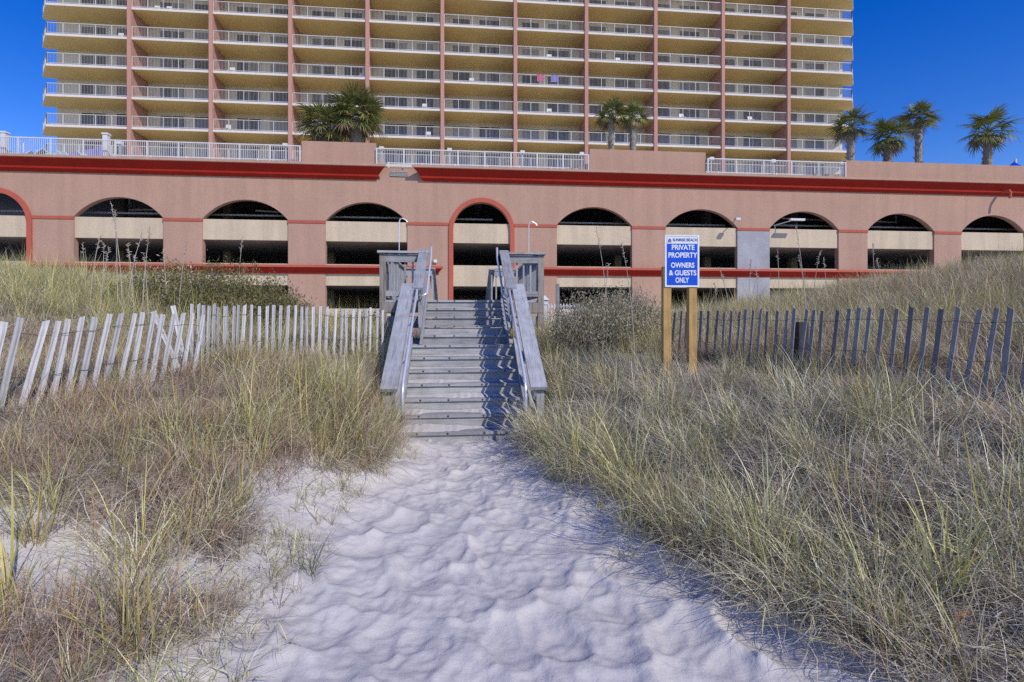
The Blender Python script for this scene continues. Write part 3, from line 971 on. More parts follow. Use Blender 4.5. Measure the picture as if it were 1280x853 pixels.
# ------------------------------------------------------------------ beach stairs
ST = thing('beach_stairs', 'weathered grey wooden stairs with railed landing climbing over the dune', 'stairs', (0.06, 6.8, 0.0))
CX = 0.06
steps = [(6.8 + 0.28 * k, 0.087 + 0.171 * k, 0.855) for k in range(7)] + [(8.48 + 0.285 * j, 1.113 + 0.152 * j, 0.705) for j in range(1, 6)]
ro = random.Random(3)
for i, (y, z, hw) in enumerate(steps):
    c_ = CX + (0.025 if hw < 0.8 else 0)
    dep = 0.30 if i != 6 else 0.34
    # the tread is one board with a small nosing, the riser hangs a little below it
    mb = MB().box(c_ - hw, c_ + hw, y - 0.025, y + dep - 0.02, z - 0.038, z)
    tr = mb.build('tread', M['wood_x'], ST)
    tr.rotation_euler = (0, 0, ro.uniform(-0.003, 0.003))
    MB().box(c_ - hw + 0.01, c_ + hw - 0.01, y + 0.002, y + 0.035, z - 0.171, z - 0.040 - ro.uniform(0, 0.009)).build('riser', M['wood_x'], ST)
    for s in (-0.7, -0.25, 0.3, 0.72):
        MB().box(c_ + hw * s - 0.012, c_ + hw * s + 0.012, y - 0.028, y - 0.02, z - 0.03, z - 0.008).build('nail', M['dark'], tr)
def tread_sand(i, cover_):
    y, z, hw = steps[i]
    r = random.Random(70 + i)
    mb = MB()
    n = 34
    top, low_ = [], []
    for k in range(n + 1):
        f_ = k / n
        x = CX - hw + 0.02 + (2 * hw - 0.04) * f_
        wv = cover_ * (0.6 + 0.4 * math.sin(f_ * 7 + i * 2.1)) * (0.75 + 0.5 * r.random())
        top.append((x, min(0.27, 0.25 * wv + 0.03), 0.006 + 0.035 * wv))
    for (xa, wa, ha), (xb, wb, hb) in zip(top[:-1], top[1:]):
        yb_ = y + 0.265
        mb.add([(xa, yb_ - wa, z + 0.002), (xb, yb_ - wb, z + 0.002), (xb, yb_ - wb * 0.55, z + hb * 0.75), (xa, yb_ - wa * 0.55, z + ha * 0.75), (xb, yb_, z + hb), (xa, yb_, z + ha)], [(0, 1, 2, 3), (3, 2, 4, 5)])
    tag(mb.build('blown_sand', M['sand'], ST, smooth=True), kind='stuff', label='white sand blown onto a tread')
for i_, cv_ in enumerate((1.3, 1.1, 0.95, 0.8, 0.45, 0.35)):
    tread_sand(i_, cv_)
# stringers
for s in (-1, 1):
    MB().bar((CX + s * 0.83, 6.55, -0.12), (CX + s * 0.83, 8.6, 1.13), 0.045, 0.24).build('stringer', M['wood_y'], ST)
    MB().bar((CX + 0.025 + s * 0.70, 8.55, 1.02), (CX + 0.025 + s * 0.70, 10.0, 1.80), 0.045, 0.24).build('stringer', M['wood_y'], ST)

def cap(a, b, w_=0.19, name='cap_rail'):
    MB().bar(a, b, w_, 0.042).build(name, M['wood_y'], ST)
for s in (-1, 1):
    x = CX + s * 0.88
    cap((x, 6.22, 0.705), (x, 8.58, 2.08), 0.20)
    # boards under the cap, on the inner side of the posts
    xi = x - s * 0.04
    MB().bar((xi, 6.28, 0.63), (xi, 8.56, 1.96), 0.038, 0.14).build('side_board', M['wood_y'], ST)
    MB().bar((xi, 6.30, 0.22), (xi, 8.56, 1.50), 0.038, 0.14).build('side_board', M['wood_y'], ST)
    for y, z0, zt_ in ((6.33, -0.2, 0.755), (7.45, 0.2, 1.40), (8.52, 0.6, 2.03)):
        MB().box(x + s * 0.0 - 0.015, x + s * 0.085 if s > 0 else x - s * 0.0 + 0.015, y - 0.045, y + 0.045, z0, zt_) if False else None
        MB().box(min(x - s * 0.02, x + s * 0.07), max(x - s * 0.02, x + s * 0.07), y - 0.045, y + 0.045, z0, zt_ - 0.01).build('post', M['wood_z'], ST)
    # aluminium grab rail on the inside
    xh = x - s * 0.15
    MB().tube([(xh, 6.28, 0.35), (xh, 6.30, 0.66), (xh, 6.36, 0.78), (xh, 8.40, 1.97), (xh, 8.52, 2.0), (xh + s * 0.1, 8.55, 1.98)], 0.02, 8).build('grab_rail', M['metal'], ST, smooth=True)
    for (y, z) in ((6.8, 1.03), (7.6, 1.50), (8.3, 1.90)):
        MB().tube([(xh, y, z), (xh + s * 0.05, y, z - 0.07), (xh + s * 0.1, y, z - 0.08)], 0.01, 6).build('bracket', M['metal'], ST)
    # upper flight
    x2 = CX + 0.025 + s * 0.745
    cap((x2, 8.42, 2.00), (x2, 9.95, 2.80), 0.17)
    MB().bar((x2 - s * 0.03, 8.48, 1.94), (x2 - s * 0.03, 9.93, 2.70), 0.038, 0.13).build('side_board', M['wood_y'], ST)
    MB().bar((x2 - s * 0.03, 8.50, 1.34), (x2 - s * 0.03, 9.93, 2.09), 0.038, 0.12).build('side_board', M['wood_y'], ST)
    for k in range(9):
        f_ = (k + 0.6) / 9.4
        y = 8.52 + 1.38 * f_
        zb_ = 1.32 + 0.74 * f_
        MB().box(x2 - 0.005, x2 + 0.03, y - 0.017, y + 0.017, zb_, zb_ + 0.66).build('baluster', M['wood_z'], ST)
    xh = x2 - s * 0.13
    MB().tube([(xh + s * 0.08, 8.52, 1.88), (xh, 8.55, 1.93), (xh, 9.86, 2.66), (xh, 9.95, 2.86), (xh, 10.0, 2.86)], 0.02, 8).build('grab_rail', M['metal'], ST, smooth=True)

# landing
PX0, PX1, PY0, PY1, PZ = -1.41, 1.53, 9.92, 13.2, 1.873
n = 23
for k in range(n):
    y0 = PY0 + (PY1 - PY0) * k / n
    MB().box(PX0 + 0.005, PX1 - 0.005, y0 + 0.004, y0 + (PY1 - PY0) / n - 0.004, PZ - 0.04, PZ + ro.uniform(0, 0.003)).build('deck_board', M['wood_x'], ST)
for x0, x1 in ((PX0 - 0.04, CX - 0.66), (CX + 0.71, PX1 + 0.04)):
    MB().box(x0, x1, PY0 - 0.045, PY0, PZ - 0.235, PZ - 0.045).build('rim_joist', M['old_post'], ST)
    MB().box(x0, x1, PY0 + 0.02, PY0 + 0.06, PZ - 0.52, PZ - 0.30).build('rim_joist', M['wood_x'], ST)
for x in (PX0, PX1):
    MB().box(x - 0.03, x + 0.015, PY0 + 0.002, PY1, PZ - 0.24, PZ - 0.045).build('rim_joist', M['wood_y'], ST)
for x in (PX0, PX1):
    for y in (PY0 + 0.02, PY0 + 1.6, PY1 - 0.06):
        MB().box(x - 0.055, x + 0.055, y - 0.055, y + 0.055, 0.3, PZ + 0.86).build('post', M['old_post'] if y < 10.5 else M['wood_z'], ST)
for s, xa_, xb_ in ((-1, PX0, CX + 0.025 - 0.745), (1, CX + 0.025 + 0.745, PX1)):
    # front panel beside the stairs
    lo, hi = min(xa_, xb_), max(xa_, xb_)
    MB().box(lo - 0.09, hi + 0.09, PY0 - 0.09, PY0 + 0.11, PZ + 0.862, PZ + 0.902).build('cap_rail', M['wood_x'], ST)
    MB().box(lo + 0.056, hi + 0.02, PY0 - 0.03, PY0 + 0.008, PZ + 0.70, PZ + 0.84).build('rail_board', M['wood_x'], ST)
    MB().box(lo + 0.056, hi + 0.02, PY0 - 0.03, PY0 + 0.008, PZ + 0.07, PZ + 0.17).build('rail_board', M['wood_x'], ST)
    for k in range(5):
        x = lo + (hi - lo) * (k + 0.9) / 5.4
        MB().box(x - 0.017, x + 0.017, PY0 + 0.010, PY0 + 0.042, PZ + 0.05, PZ + 0.83).build('baluster', M['wood_z'], ST)
    xs = PX0 if s < 0 else PX1
    # side railing
    MB().box(xs - 0.09, xs + 0.09, PY0 + 0.112, PY1 + 0.05, PZ + 0.863, PZ + 0.901).build('cap_rail', M['wood_y'], ST)
    for zz in (0.70, 0.07):
        MB().box(xs - 0.02, xs + 0.018, PY0 + 0.078, PY1 - 0.12, PZ + zz, PZ + zz + (0.14 if zz > 0.5 else 0.10)).build('rail_board', M['wood_y'], ST)
    for k in range(22):
        y = PY0 + 0.2 + (PY1 - PY0 - 0.4) * k / 21
        MB().box(xs + 0.02 if s < 0 else xs - 0.052, xs + 0.052 if s < 0 else xs - 0.022, y - 0.017, y + 0.017, PZ + 0.05, PZ + 0.83).build('baluster', M['wood_z'], ST)
    # far end and flight down to the garden
    x3 = CX + s * 0.74
    lo, hi = min(xs, x3), max(xs, x3)
    MB().box(lo - 0.06, hi + 0.06, PY1 - 0.09, PY1 + 0.045, PZ + 0.864, PZ + 0.899).build('cap_rail', M['wood_x'], ST)
    MB().box(lo + 0.06, hi - 0.0, PY1 - 0.05, PY1 - 0.02, PZ + 0.70, PZ + 0.84).build('rail_board', M['wood_x'], ST)
    for k in range(5):
        x = lo + (hi - lo) * (k + 0.8) / 5.4
        MB().box(x - 0.017, x + 0.017, PY1 - 0.018, PY1 + 0.014, PZ + 0.05, PZ + 0.83).build('baluster', M['wood_z'], ST)
    MB().bar((x3, PY1, PZ + 0.88), (x3 - s * 0.05, PY1 + 2.4, PZ - 0.62), 0.15, 0.04).build('cap_rail', M['wood_y'], ST)
    for k in range(13):
        f_ = (k + 0.5) / 13
        y, zt_ = PY1 + 2.3 * f_, PZ + 0.85 - 1.44 * f_
        MB().box(x3 - 0.02, x3 + 0.02, y - 0.075, y + 0.075, zt_ - 0.92, zt_ - 0.05).build('side_panel', M['wood_z'], ST)
    MB().bar((x3 - s * 0.04, PY1, PZ - 0.15), (x3 - s * 0.04, PY1 + 2.3, PZ - 1.6), 0.04, 0.24).build('stringer', M['wood_y'], ST)
for k in range(8):
    MB().box(CX - 0.7, CX + 0.7, PY1 + 0.01 + 0.28 * k, PY1 + 0.29 + 0.28 * k, PZ - 0.21 - 0.17 * k, PZ - 0.17 - 0.17 * k).build('tread', M['wood_x'], ST)

# ------------------------------------------------------------------ sand fences
def slat_meshes(mat, n):
    out = []
    for k in range(n):
        r = random.Random(k + 50)
        w_ = 0.036 + r.uniform(-0.004, 0.005)
        secs = []
        for i in range(6):
            f_ = i / 5
            bend = 0.008 * math.sin(f_ * 3 + k)
            ww = w_ / 2 * (1 + r.uniform(-0.08, 0.08))
            z = -0.12 + 1.16 * f_
            secs.append([(-ww + bend, -0.005, z), (ww + bend, -0.005, z), (ww + bend, 0.005, z), (-ww + bend, 0.005, z)])
        if k % 3 == 1:
            secs[-1] = [(x, y, z + (0.012 if x > 0 else -0.01)) for x, y, z in secs[-1]]
        mb = MB()
        vs_ = [p_ for s_ in secs for p_ in s_]
        fs_ = [(3, 2, 1, 0), (20, 21, 22, 23)]
        for i in range(5):
            for q in range(4):
                a, b = i * 4 + q, i * 4 + (q + 1) % 4
                fs_.append((a, b, b + 4, a + 4))
        mb.add(vs_, fs_)
        out.append(mb.mesh('slat', mat))
    return out

def sand_fence(name, label, pts, pitch, mat, lean, topz, seed, extra=()):
    r = random.Random(seed)
    ms = slat_meshes(mat, 6)
    P = [Vector((p_[0], p_[1], 0)) for p_ in pts]
    fen = thing(name, label, 'fence', (P[0].x, P[0].y, gz(P[0].x, P[0].y)))
    seg = [(P[i + 1] - P[i]).length for i in range(len(P) - 1)]
    tot = sum(seg)
    s = 0.0
    tops = []
    k = 0
    while s < tot:
        q, i = s, 0
        while i < len(seg) - 1 and q > seg[i]:
            q -= seg[i]
            i += 1
        t_ = (P[i + 1] - P[i]).normalized()
        p_ = P[i] + t_ * q
        ang = math.atan2(t_.y, t_.x)
        zt_ = float(np.interp(s / tot, topz[0], topz[1])) + r.uniform(-0.018, 0.018)
        ln_ = lean(s / tot) + r.uniform(-0.02, 0.02)
        out_ = r.uniform(-0.02, 0.02)
        loc = (p_.x, p_.y, zt_ - 1.03)
        put('slat', ms[k % 6], loc, fen, Euler((out_, ln_, ang), 'XYZ'))
        # rotation about the fence's own axes
        fen.children[-1].rotation_euler = (Matrix.Rotation(ang, 4, 'Z') @ Matrix.Rotation(ln_, 4, 'Y') @ Matrix.Rotation(out_, 4, 'X')).to_euler()
        tops.append((p_, t_, ln_, zt_))
        s += pitch * r.uniform(0.95, 1.05)
        k += 1
    for h in (0.93, 0.62, 0.30):
        pts_ = []
        for (p_, t_, ln_, zt_) in tops:
            b = Vector((p_.x, p_.y, zt_ - 1.03)) + t_ * (math.sin(ln_) * h) + Vector((0, 0, math.cos(ln_) * h))
            nrm = Vector((-t_.y, t_.x, 0))
            pts_.append(b + nrm * 0.008 * (1 if len(pts_) % 2 else -1))
        MB().tube(pts_, 0.0022, 4).build('wire', M['wire'], fen)
    for (p0, rot) in extra:
        put('slat', ms[2], p0, fen, rot)
    return fen

fl1 = [at(-90, 3.3), at(110, 4.15), at(236, 5.0)]
sand_fence('sand_fence', 'bleached slat and wire sand fence leaning on the dune before the green shrub', fl1, 0.098, M['slat'], lambda f_: 0.20 - 0.02 * f_, ([0, 0.35, 0.7, 1], [1.53, 1.56, 1.60, 1.60]), 1)
fl2 = [at(238, 5.2), at(300, 6.1), at(392, 6.9), at(478, 7.6)]
f2 = sand_fence('sand_fence', 'weathered upright sand fence running up to the side of the stairs', fl2, 0.092, M['slat'], lambda f_: 0.03, ([0, 0.5, 1], [1.66, 1.68, 1.66]), 2,
           extra=((Vector((*at(246, 5.15), 0.66)), (0.1, -0.42, 0.9)), (Vector((*at(243, 5.25), 0.64)), (-0.05, -0.16, 0.8))))
fr1 = [at(1345, 3.7), at(1240, 4.15), at(1080, 5.1), at(1000, 5.75), at(900, 6.9), at(836, 7.6)]
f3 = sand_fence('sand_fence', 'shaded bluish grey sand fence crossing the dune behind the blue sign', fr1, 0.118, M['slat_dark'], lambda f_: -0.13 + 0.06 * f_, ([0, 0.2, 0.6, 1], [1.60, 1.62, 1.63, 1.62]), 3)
X, Y = at(1007, 5.78)
MB().box(X - 0.06, X + 0.05, Y + 0.02, Y + 0.12, 0.5, 1.50).build('post', M['dark'], f3)

# ------------------------------------------------------------------ sign
SX0, SY0, _ = at(831, 6.4, 300)
SX1, SY1, _ = at(874.5, 6.4, 300)
sw = math.hypot(SX1 - SX0, SY1 - SY0)
zt_s = at(850, 6.4, 294)[2]
zb_s = at(850, 6.4, 359)[2]
cx, cy = (SX0 + SX1) / 2, (SY0 + SY1) / 2
sg = thing('warning_sign', 'blue and white private property sign on two yellow pine posts', 'sign', (cx, cy, gz(cx, cy)))
yaw = math.radians(-3.5)
def on_sign(lx, ly, lz):
    c_, s_ = math.cos(yaw), math.sin(yaw)
    return (cx + lx * c_ - ly * s_, cy + lx * s_ + ly * c_, lz)
def sign_box(name, mat, x0, x1, y0, y1, z0, z1, parent):
    mb = MB()
    vs_ = [on_sign(*p_) for p_ in ((x0, y0, z0), (x1, y0, z0), (x1, y1, z0), (x0, y1, z0), (x0, y0, z1), (x1, y0, z1), (x1, y1, z1), (x0, y1, z1))]
    mb.add(vs_, [(3, 2, 1, 0), (4, 5, 6, 7), (0, 1, 5, 4), (1, 2, 6, 5), (2, 3, 7, 6), (3, 0, 4, 7)])
    return mb.build(name, mat, parent)
H = zt_s - zb_s
hw = sw / 2
for u_, top in ((834.5, zb_s + 0.25), (867, zb_s + 0.25)):
    lx = -hw + (u_ - 831) / 43.5 * sw
    sign_box('post', M['new_post'], lx - 0.047, lx + 0.047, 0.012, 0.10, 0.3, top, sg)
brd = sign_box('board', M['sign_white'], -hw, hw, 0.0, 0.010, zb_s, zt_s, sg)
sign_box('blue_panel', M['blue'], -hw + 0.022, hw - 0.022, -0.002, 0.001, zb_s + 0.022, zt_s - 0.105, brd)
# thin ink frame round the header
for (x0, x1, z0, z1) in ((-hw + 0.022, hw - 0.022, zt_s - 0.020, zt_s - 0.017), (-hw + 0.022, -hw + 0.025, zt_s - 0.105, zt_s - 0.021), (hw - 0.025, hw - 0.022, zt_s - 0.105, zt_s - 0.021)):
    sign_box('header_line', M['sign_grey'], x0, x1, -0.0015, 0.001, z0, z1, brd)
def text(body, width, height, lx, lz, mat, parent, bold=0.0, depth=0.0015):
    cu = bpy.data.curves.new('lettering', 'FONT')
    cu.body = body
    cu.align_x = 'CENTER'
    cu.size = 1.0
    cu.offset = bold
    cu.extrude = 0.002
    tmp = bpy.data.objects.new('tmp_text', cu)
    C.objects.link(tmp)
    dg = bpy.context.evaluated_depsgraph_get()
    me_ = bpy.data.meshes.new_from_object(tmp.evaluated_get(dg))
    bpy.data.objects.remove(tmp)
    co = np.empty(len(me_.vertices) * 3, np.float32)
    me_.vertices.foreach_get('co', co)
    co = co.reshape(-1, 3)
    mn, mx = co.min(0), co.max(0)
    co[:, 0] = (co[:, 0] - (mn[0] + mx[0]) / 2) / (mx[0] - mn[0]) * width
    co[:, 1] = (co[:, 1] - mn[1]) / (mx[1] - mn[1]) * height
    new = []
    for x, y, z in co:
        new.append(on_sign(lx + x, -0.003 - (0.001 if z > 0 else -0.001), lz + y))
    pw = Vector(parent['_w'])
    me_.vertices.foreach_set('co', np.array([tuple(Vector(q) - pw) for q in new], np.float32).ravel())
    me_.materials.clear()
    me_.materials.append(mat)
    me_.update()
    return put('lettering', me_, pw, parent)
Hb = H
k_ = H / 65.0      # metres per photo pixel on the sign
def line(body, px_w, px_x, px_top, px_h, mat=None, bold=0.028):
    text(body, px_w * sw / 43.5, px_h * k_, (px_x - 852.7) / 43.5 * sw, zt_s - (px_top + px_h - 294) * k_, mat or M['sign_white'], brd, bold)
line('PRIVATE', 28.8, 853.8, 306.1, 6.6)
line('PROPERTY', 36.5, 853.4, 315.8, 6.6)
line('OWNERS', 29.6, 853.2, 328.4, 6.6)
line('& GUESTS', 34.6, 853.2, 338.0, 6.6)
line('ONLY', 17.0, 852.6, 347.0, 6.8)
line('SUNRISE BEACH', 31.0, 856.2, 298.2, 3.6, M['sign_grey'], 0.01)
# emblem: a small half sun over waves
mb = MB()
ex, ez, er = (836.8 - 852.7) / 43.5 * sw, zt_s - 7.6 * k_, 2.1 * sw / 43.5
for k in range(12):
    a0, a1 = math.pi * k / 12, math.pi * (k + 1) / 12
    mb.add([on_sign(ex, -0.003, ez), on_sign(ex + er * math.cos(a0), -0.003, ez + er * 1.5 * math.sin(a0)), on_sign(ex + er * math.cos(a1), -0.003, ez + er * 1.5 * math.sin(a1))], [(0, 2, 1)])
for q in range(2):
    mb.add([on_sign(ex - er * 1.2, -0.003, ez - 0.004 - 0.007 * q), on_sign(ex + er * 1.2, -0.003, ez - 0.004 - 0.007 * q), on_sign(ex + er * 1.2, -0.003, ez - 0.008 - 0.007 * q), on_sign(ex - er * 1.2, -0.003, ez - 0.008 - 0.007 * q)], [(0, 3, 2, 1)])
mb.build('emblem', M['sign_grey'], brd)
for sxx in (-1, 1):
    for sz in (zt_s - 0.05, zb_s + 0.05):
        pass

# ------------------------------------------------------------------ garden things behind the dune
pa, pb = at(674, 19), at(735, 19)
zf = at(700, 19, 400)[2]
pk = thing('picket_fence', 'short white picket fence beyond the stair landing', 'fence', (pa[0], pa[1], gz(*pa)))
mb = MB()
zt_f = at(700, 19, 381)[2]
for zz in (zt_f - 0.06, zf + 0.05):
    mb.bar((pa[0], pa[1], zz), (pb[0], pb[1], zz), 0.03, 0.07)
mb.build('rail', M['white'], pk)
n = 17
for i in range(n):
    f_ = i / (n - 1)
    x, y = pa[0] + (pb[0] - pa[0]) * f_, pa[1] + (pb[1] - pa[1]) * f_
    MB().box(x - 0.022, x + 0.022, y - 0.04, y - 0.016, gz(x, y) - 0.05, zt_f + 0.03).build('picket', M['white'], pk)
lx, ly, lz = at(681, 18.7, 381)
ln = thing('lantern', 'small white lantern on the picket fence beside the landing', 'lantern', (lx, ly, lz))
MB().box(lx - 0.07, lx + 0.07, ly - 0.07, ly + 0.07, gz(lx, ly) - 0.05, lz - 0.0).build('post', M['white'], ln)
MB().box(lx - 0.10, lx + 0.10, ly - 0.10, ly + 0.10, lz + 0.0, lz + 0.16).build('lamp_body', M['white'], ln)
mb = MB()
zc = lz + 0.162
mb.add([(lx - 0.15, ly - 0.15, zc), (lx + 0.15, ly - 0.15, zc), (lx + 0.15, ly + 0.15, zc), (lx - 0.15, ly + 0.15, zc), (lx, ly, zc + 0.17)], [(3, 2, 1, 0), (0, 1, 4), (1, 2, 4), (2, 3, 4), (3, 0, 4)])
mb.build('lantern_roof', M['white'], ln)
gx_, gy_, gzt = at(697, 17, 355)
MB().box(gx_ - 0.05, gx_ + 0.05, gy_ - 0.05, gy_ + 0.05, gz(gx_, gy_) - 0.1, gzt).build('garden_post', M['slat_dark'])
tag(bpy.data.objects['garden_post'], 'slim dark post standing behind the picket fence', 'post')
for (u_, v_, d_, lb) in ((499, 273, 33, 'tall metal shower pole with a hooked head before the wide arch'), (661, 277, 33, 'thin metal shower pole before the pier beside the red arch')):
    x, y, z = at(u_, d_, v_)
    sp = thing('shower_pole', lb, 'shower', (x, y, gz(x, y)))
    MB().tube([(x, y, gz(x, y) - 0.1), (x, y, z - 0.25), (x + 0.05, y, z - 0.06), (x + 0.2, y, z)], 0.035 if u_ < 600 else 0.025, 8).build('pole', M['metal'], sp)
    MB().tube([(x + 0.2, y, z), (x + 0.42, y, z - 0.12), (x + 0.5, y, z - 0.25)], [0.03, 0.03, 0.06], 8).build('shower_head', M['metal'], sp)
    MB().tube([(x - 0.05, y - 0.03, z - 2.4), (x + 0.15, y - 0.03, z - 2.4)], 0.05, 8).build('valve', M['metal'], sp)

# ------------------------------------------------------------------ plants
def strips(P, Wd, cols):
    """P (n, s, 3) centre lines, Wd (n, s, 3) half widths -> verts, quads, colours"""
    n, s, _ = P.shape
    V = np.empty((n, s, 2, 3))
    V[:, :, 0] = P - Wd
    V[:, :, 1] = P + Wd
    Cc = np.repeat(cols[:, None, None, :], s, 1).repeat(2, 2) if cols.ndim == 2 else np.repeat(cols[:, :, None, :], 2, 2)
    base = (np.arange(n) * s * 2)[:, None]
    q = np.arange(s - 1) * 2
    quads = np.stack([base + q, base + q + 1, base + q + 3, base + q + 2], -1).reshape(-1, 4)
    return V.reshape(-1, 3), quads, Cc.reshape(-1, 3)

def blades(r, n, rad, L, tilt, curl, wd, pal, jag=0.0, seg=6, lean=(0, 0)):
    a0 = r.uniform(0, 2 * np.pi, n)
    rr = rad * np.sqrt(r.uniform(0, 1, n))
    base = np.stack([rr * np.cos(a0), rr * np.sin(a0), np.full(n, -0.03)], 1)
    az = a0 + r.normal(0, 0.9, n)
    ln = r.uniform(L[0], L[1], n)
    t0 = np.abs(r.normal(tilt[0], tilt[1], n))
    cu = r.uniform(curl[0], curl[1], n) * np.where(r.uniform(0, 1, n) < 0.12, 1.9, 1)
    P = np.empty((n, seg, 3))
    P[:, 0] = base
    fs_ = np.linspace(0, 1, seg)
    azs = az.copy()
    for i in range(1, seg):
        th = t0 + cu * fs_[i] ** 1.4
        azs = azs + r.normal(0, jag, n)
        st = ln / (seg - 1)
        P[:, i, 0] = P[:, i - 1, 0] + st * (np.sin(th) * np.cos(azs) + lean[0] * fs_[i])
        P[:, i, 1] = P[:, i - 1, 1] + st * (np.sin(th) * np.sin(azs) + lean[1] * fs_[i])
        P[:, i, 2] = P[:, i - 1, 2] + st * np.cos(th)
    P[:, 1:, 2] = np.maximum(P[:, 1:, 2], 0.01 + 0.03 * r.uniform(0, 1, (n, 1)))
    wz = wd * r.uniform(0.6, 1.3, n)
    tw = az + np.pi / 2 + r.normal(0, 0.5, n)
    prof = np.array([0.8, 1.0, 0.95, 0.8, 0.5, 0.08]) if seg == 6 else np.linspace(1, 0.1, seg)
    Wv = np.stack([np.cos(tw), np.sin(tw), np.zeros(n)], 1)[:, None, :] * (wz[:, None] * prof[None, :] / 2)[:, :, None]
    pal = np.array(pal)
    c0 = pal[r.integers(0, len(pal), n)] * r.uniform(0.6, 1.4, (n, 1)) * 1.45
    tip = np.array([0.66, 0.57, 0.39])
    base_c = np.array([0.34, 0.27, 0.17])
    Cc = c0[:, None, :] * np.ones((1, seg, 1))
    tf = (fs_[None, :, None] ** 3) * r.uniform(0, 0.9, (n, 1, 1))
    Cc = Cc * (1 - tf) + tip * tf
    bf = ((1 - fs_)[None, :, None] ** 4) * 0.6
    Cc = Cc * (1 - bf) + base_c * bf
    return strips(P, Wv, Cc)

def merge(parts):
    V, Q, K, o = [], [], [], 0
    for v, q, c_ in parts:
        V.append(v); Q.append(q + o); K.append(c_)
        o += len(v)
    return np.concatenate(V), np.concatenate(Q), np.concatenate(K)

def np_mesh(name, V, Q, K, mat):
    me_ = bpy.data.meshes.new(name)
    k = Q.shape[1]
    me_.vertices.add(len(V)); me_.vertices.foreach_set('co', V.astype(np.float32).ravel())
    me_.loops.add(Q.size); me_.loops.foreach_set('vertex_index', Q.astype(np.int32).ravel())
    me_.polygons.add(len(Q)); me_.polygons.foreach_set('loop_start', (np.arange(len(Q)) * k).astype(np.int32))
    me_.update()
    ca = me_.color_attributes.new('col', 'FLOAT_COLOR', 'POINT')
    ca.data.foreach_set('color', np.concatenate([np.clip(K, 0, 1), np.ones((len(K), 1))], 1).astype(np.float32).ravel())
    me_.materials.append(mat)
    return me_

GREEN = [(0.38, 0.37, 0.14), (0.31, 0.315, 0.13), (0.46, 0.42, 0.18), (0.50, 0.45, 0.25), (0.25, 0.265, 0.115), (0.44, 0.415, 0.24)]
YELLOW = [(0.40, 0.33, 0.08), (0.34, 0.32, 0.08), (0.28, 0.285, 0.075), (0.44, 0.36, 0.14)]
STRAW = [(0.62, 0.54, 0.38), (0.50, 0.43, 0.30), (0.72, 0.64, 0.49), (0.40, 0.33, 0.23), (0.56, 0.52, 0.40), (0.50, 0.46, 0.27)]
BROWN = [(0.36, 0.21, 0.14), (0.44, 0.29, 0.20), (0.29, 0.19, 0.14), (0.48, 0.37, 0.29), (0.42, 0.23, 0.12), (0.26, 0.16, 0.11)]
GREY = [(0.50, 0.45, 0.41), (0.39, 0.35, 0.32), (0.60, 0.55, 0.50), (0.32, 0.28, 0.25)]

def proto(kind, k):
    r = np.random.default_rng(1000 + 37 * k + len(kind) * 7 + ord(kind[0]))
    if kind == 'oat':       # green fountain of sea oats
        ps = [blades(r, 40, 0.12, (0.35, 0.78), (0.28, 0.24), (0.2, 1.6), 0.0054, GREEN, 0.10),
              blades(r, 46, 0.16, (0.25, 0.60), (0.6, 0.4), (0.4, 2.0), 0.0046, STRAW, 0.18),
              blades(r, 6, 0.06, (0.5, 0.85), (0.15, 0.1), (0.1, 0.5), 0.0062, YELLOW, 0.02)]
    elif kind == 'straw':   # tangled dry grass
        ps = [blades(r, 75, 0.17, (0.22, 0.60), (0.6, 0.4), (0.2, 1.8), 0.0044, STRAW, 0.20),
              blades(r, 30, 0.17, (0.2, 0.5), (0.9, 0.4), (0.2, 1.4), 0.0040, GREY, 0.30),
              blades(r, 14, 0.12, (0.3, 0.65), (0.35, 0.2), (0.2, 1.2), 0.0048, GREEN, 0.06)]
    elif kind == 'brush':   # low reddish brown twigs
        ps = [blades(r, 100, 0.20, (0.15, 0.40), (0.6, 0.4), (-0.3, 0.9), 0.0033, BROWN, 0.30),
              blades(r, 60, 0.20, (0.12, 0.36), (0.9, 0.45), (-0.2, 0.9), 0.0033, GREY, 0.38),
              blades(r, 7, 0.12, (0.3, 0.5), (0.3, 0.2), (0.1, 0.7), 0.0046, YELLOW, 0.05)]
    elif kind == 'litter':  # flattened dead blades
        ps = [blades(r, 34, 0.16, (0.12, 0.40), (1.35, 0.25), (0.0, 0.4), 0.0046, GREY, 0.3),
              blades(r, 20, 0.16, (0.12, 0.36), (1.3, 0.25), (0.0, 0.4), 0.0044, STRAW, 0.3)]
    elif kind == 'sprig':   # thin scattered blades on bare sand
        ps = [blades(r, 8, 0.04, (0.15, 0.42), (0.5, 0.3), (0.3, 1.5), 0.0044, GREEN, 0.05),
              blades(r, 5, 0.05, (0.1, 0.35), (0.9, 0.4), (0.3, 1.4), 0.0040, STRAW, 0.1)]
    V, Q, K = merge(ps)
    return np_mesh('blades', V, Q, K, M['grass'])

def in_view(x, y, m=0.9):
    s, c_ = math.sin(TH), math.cos(TH)
    d = x * s + y * c_
    r_ = x * c_ - y * s
    return (d > 1.2) & (np.abs(r_) < d * 1.02 + m)

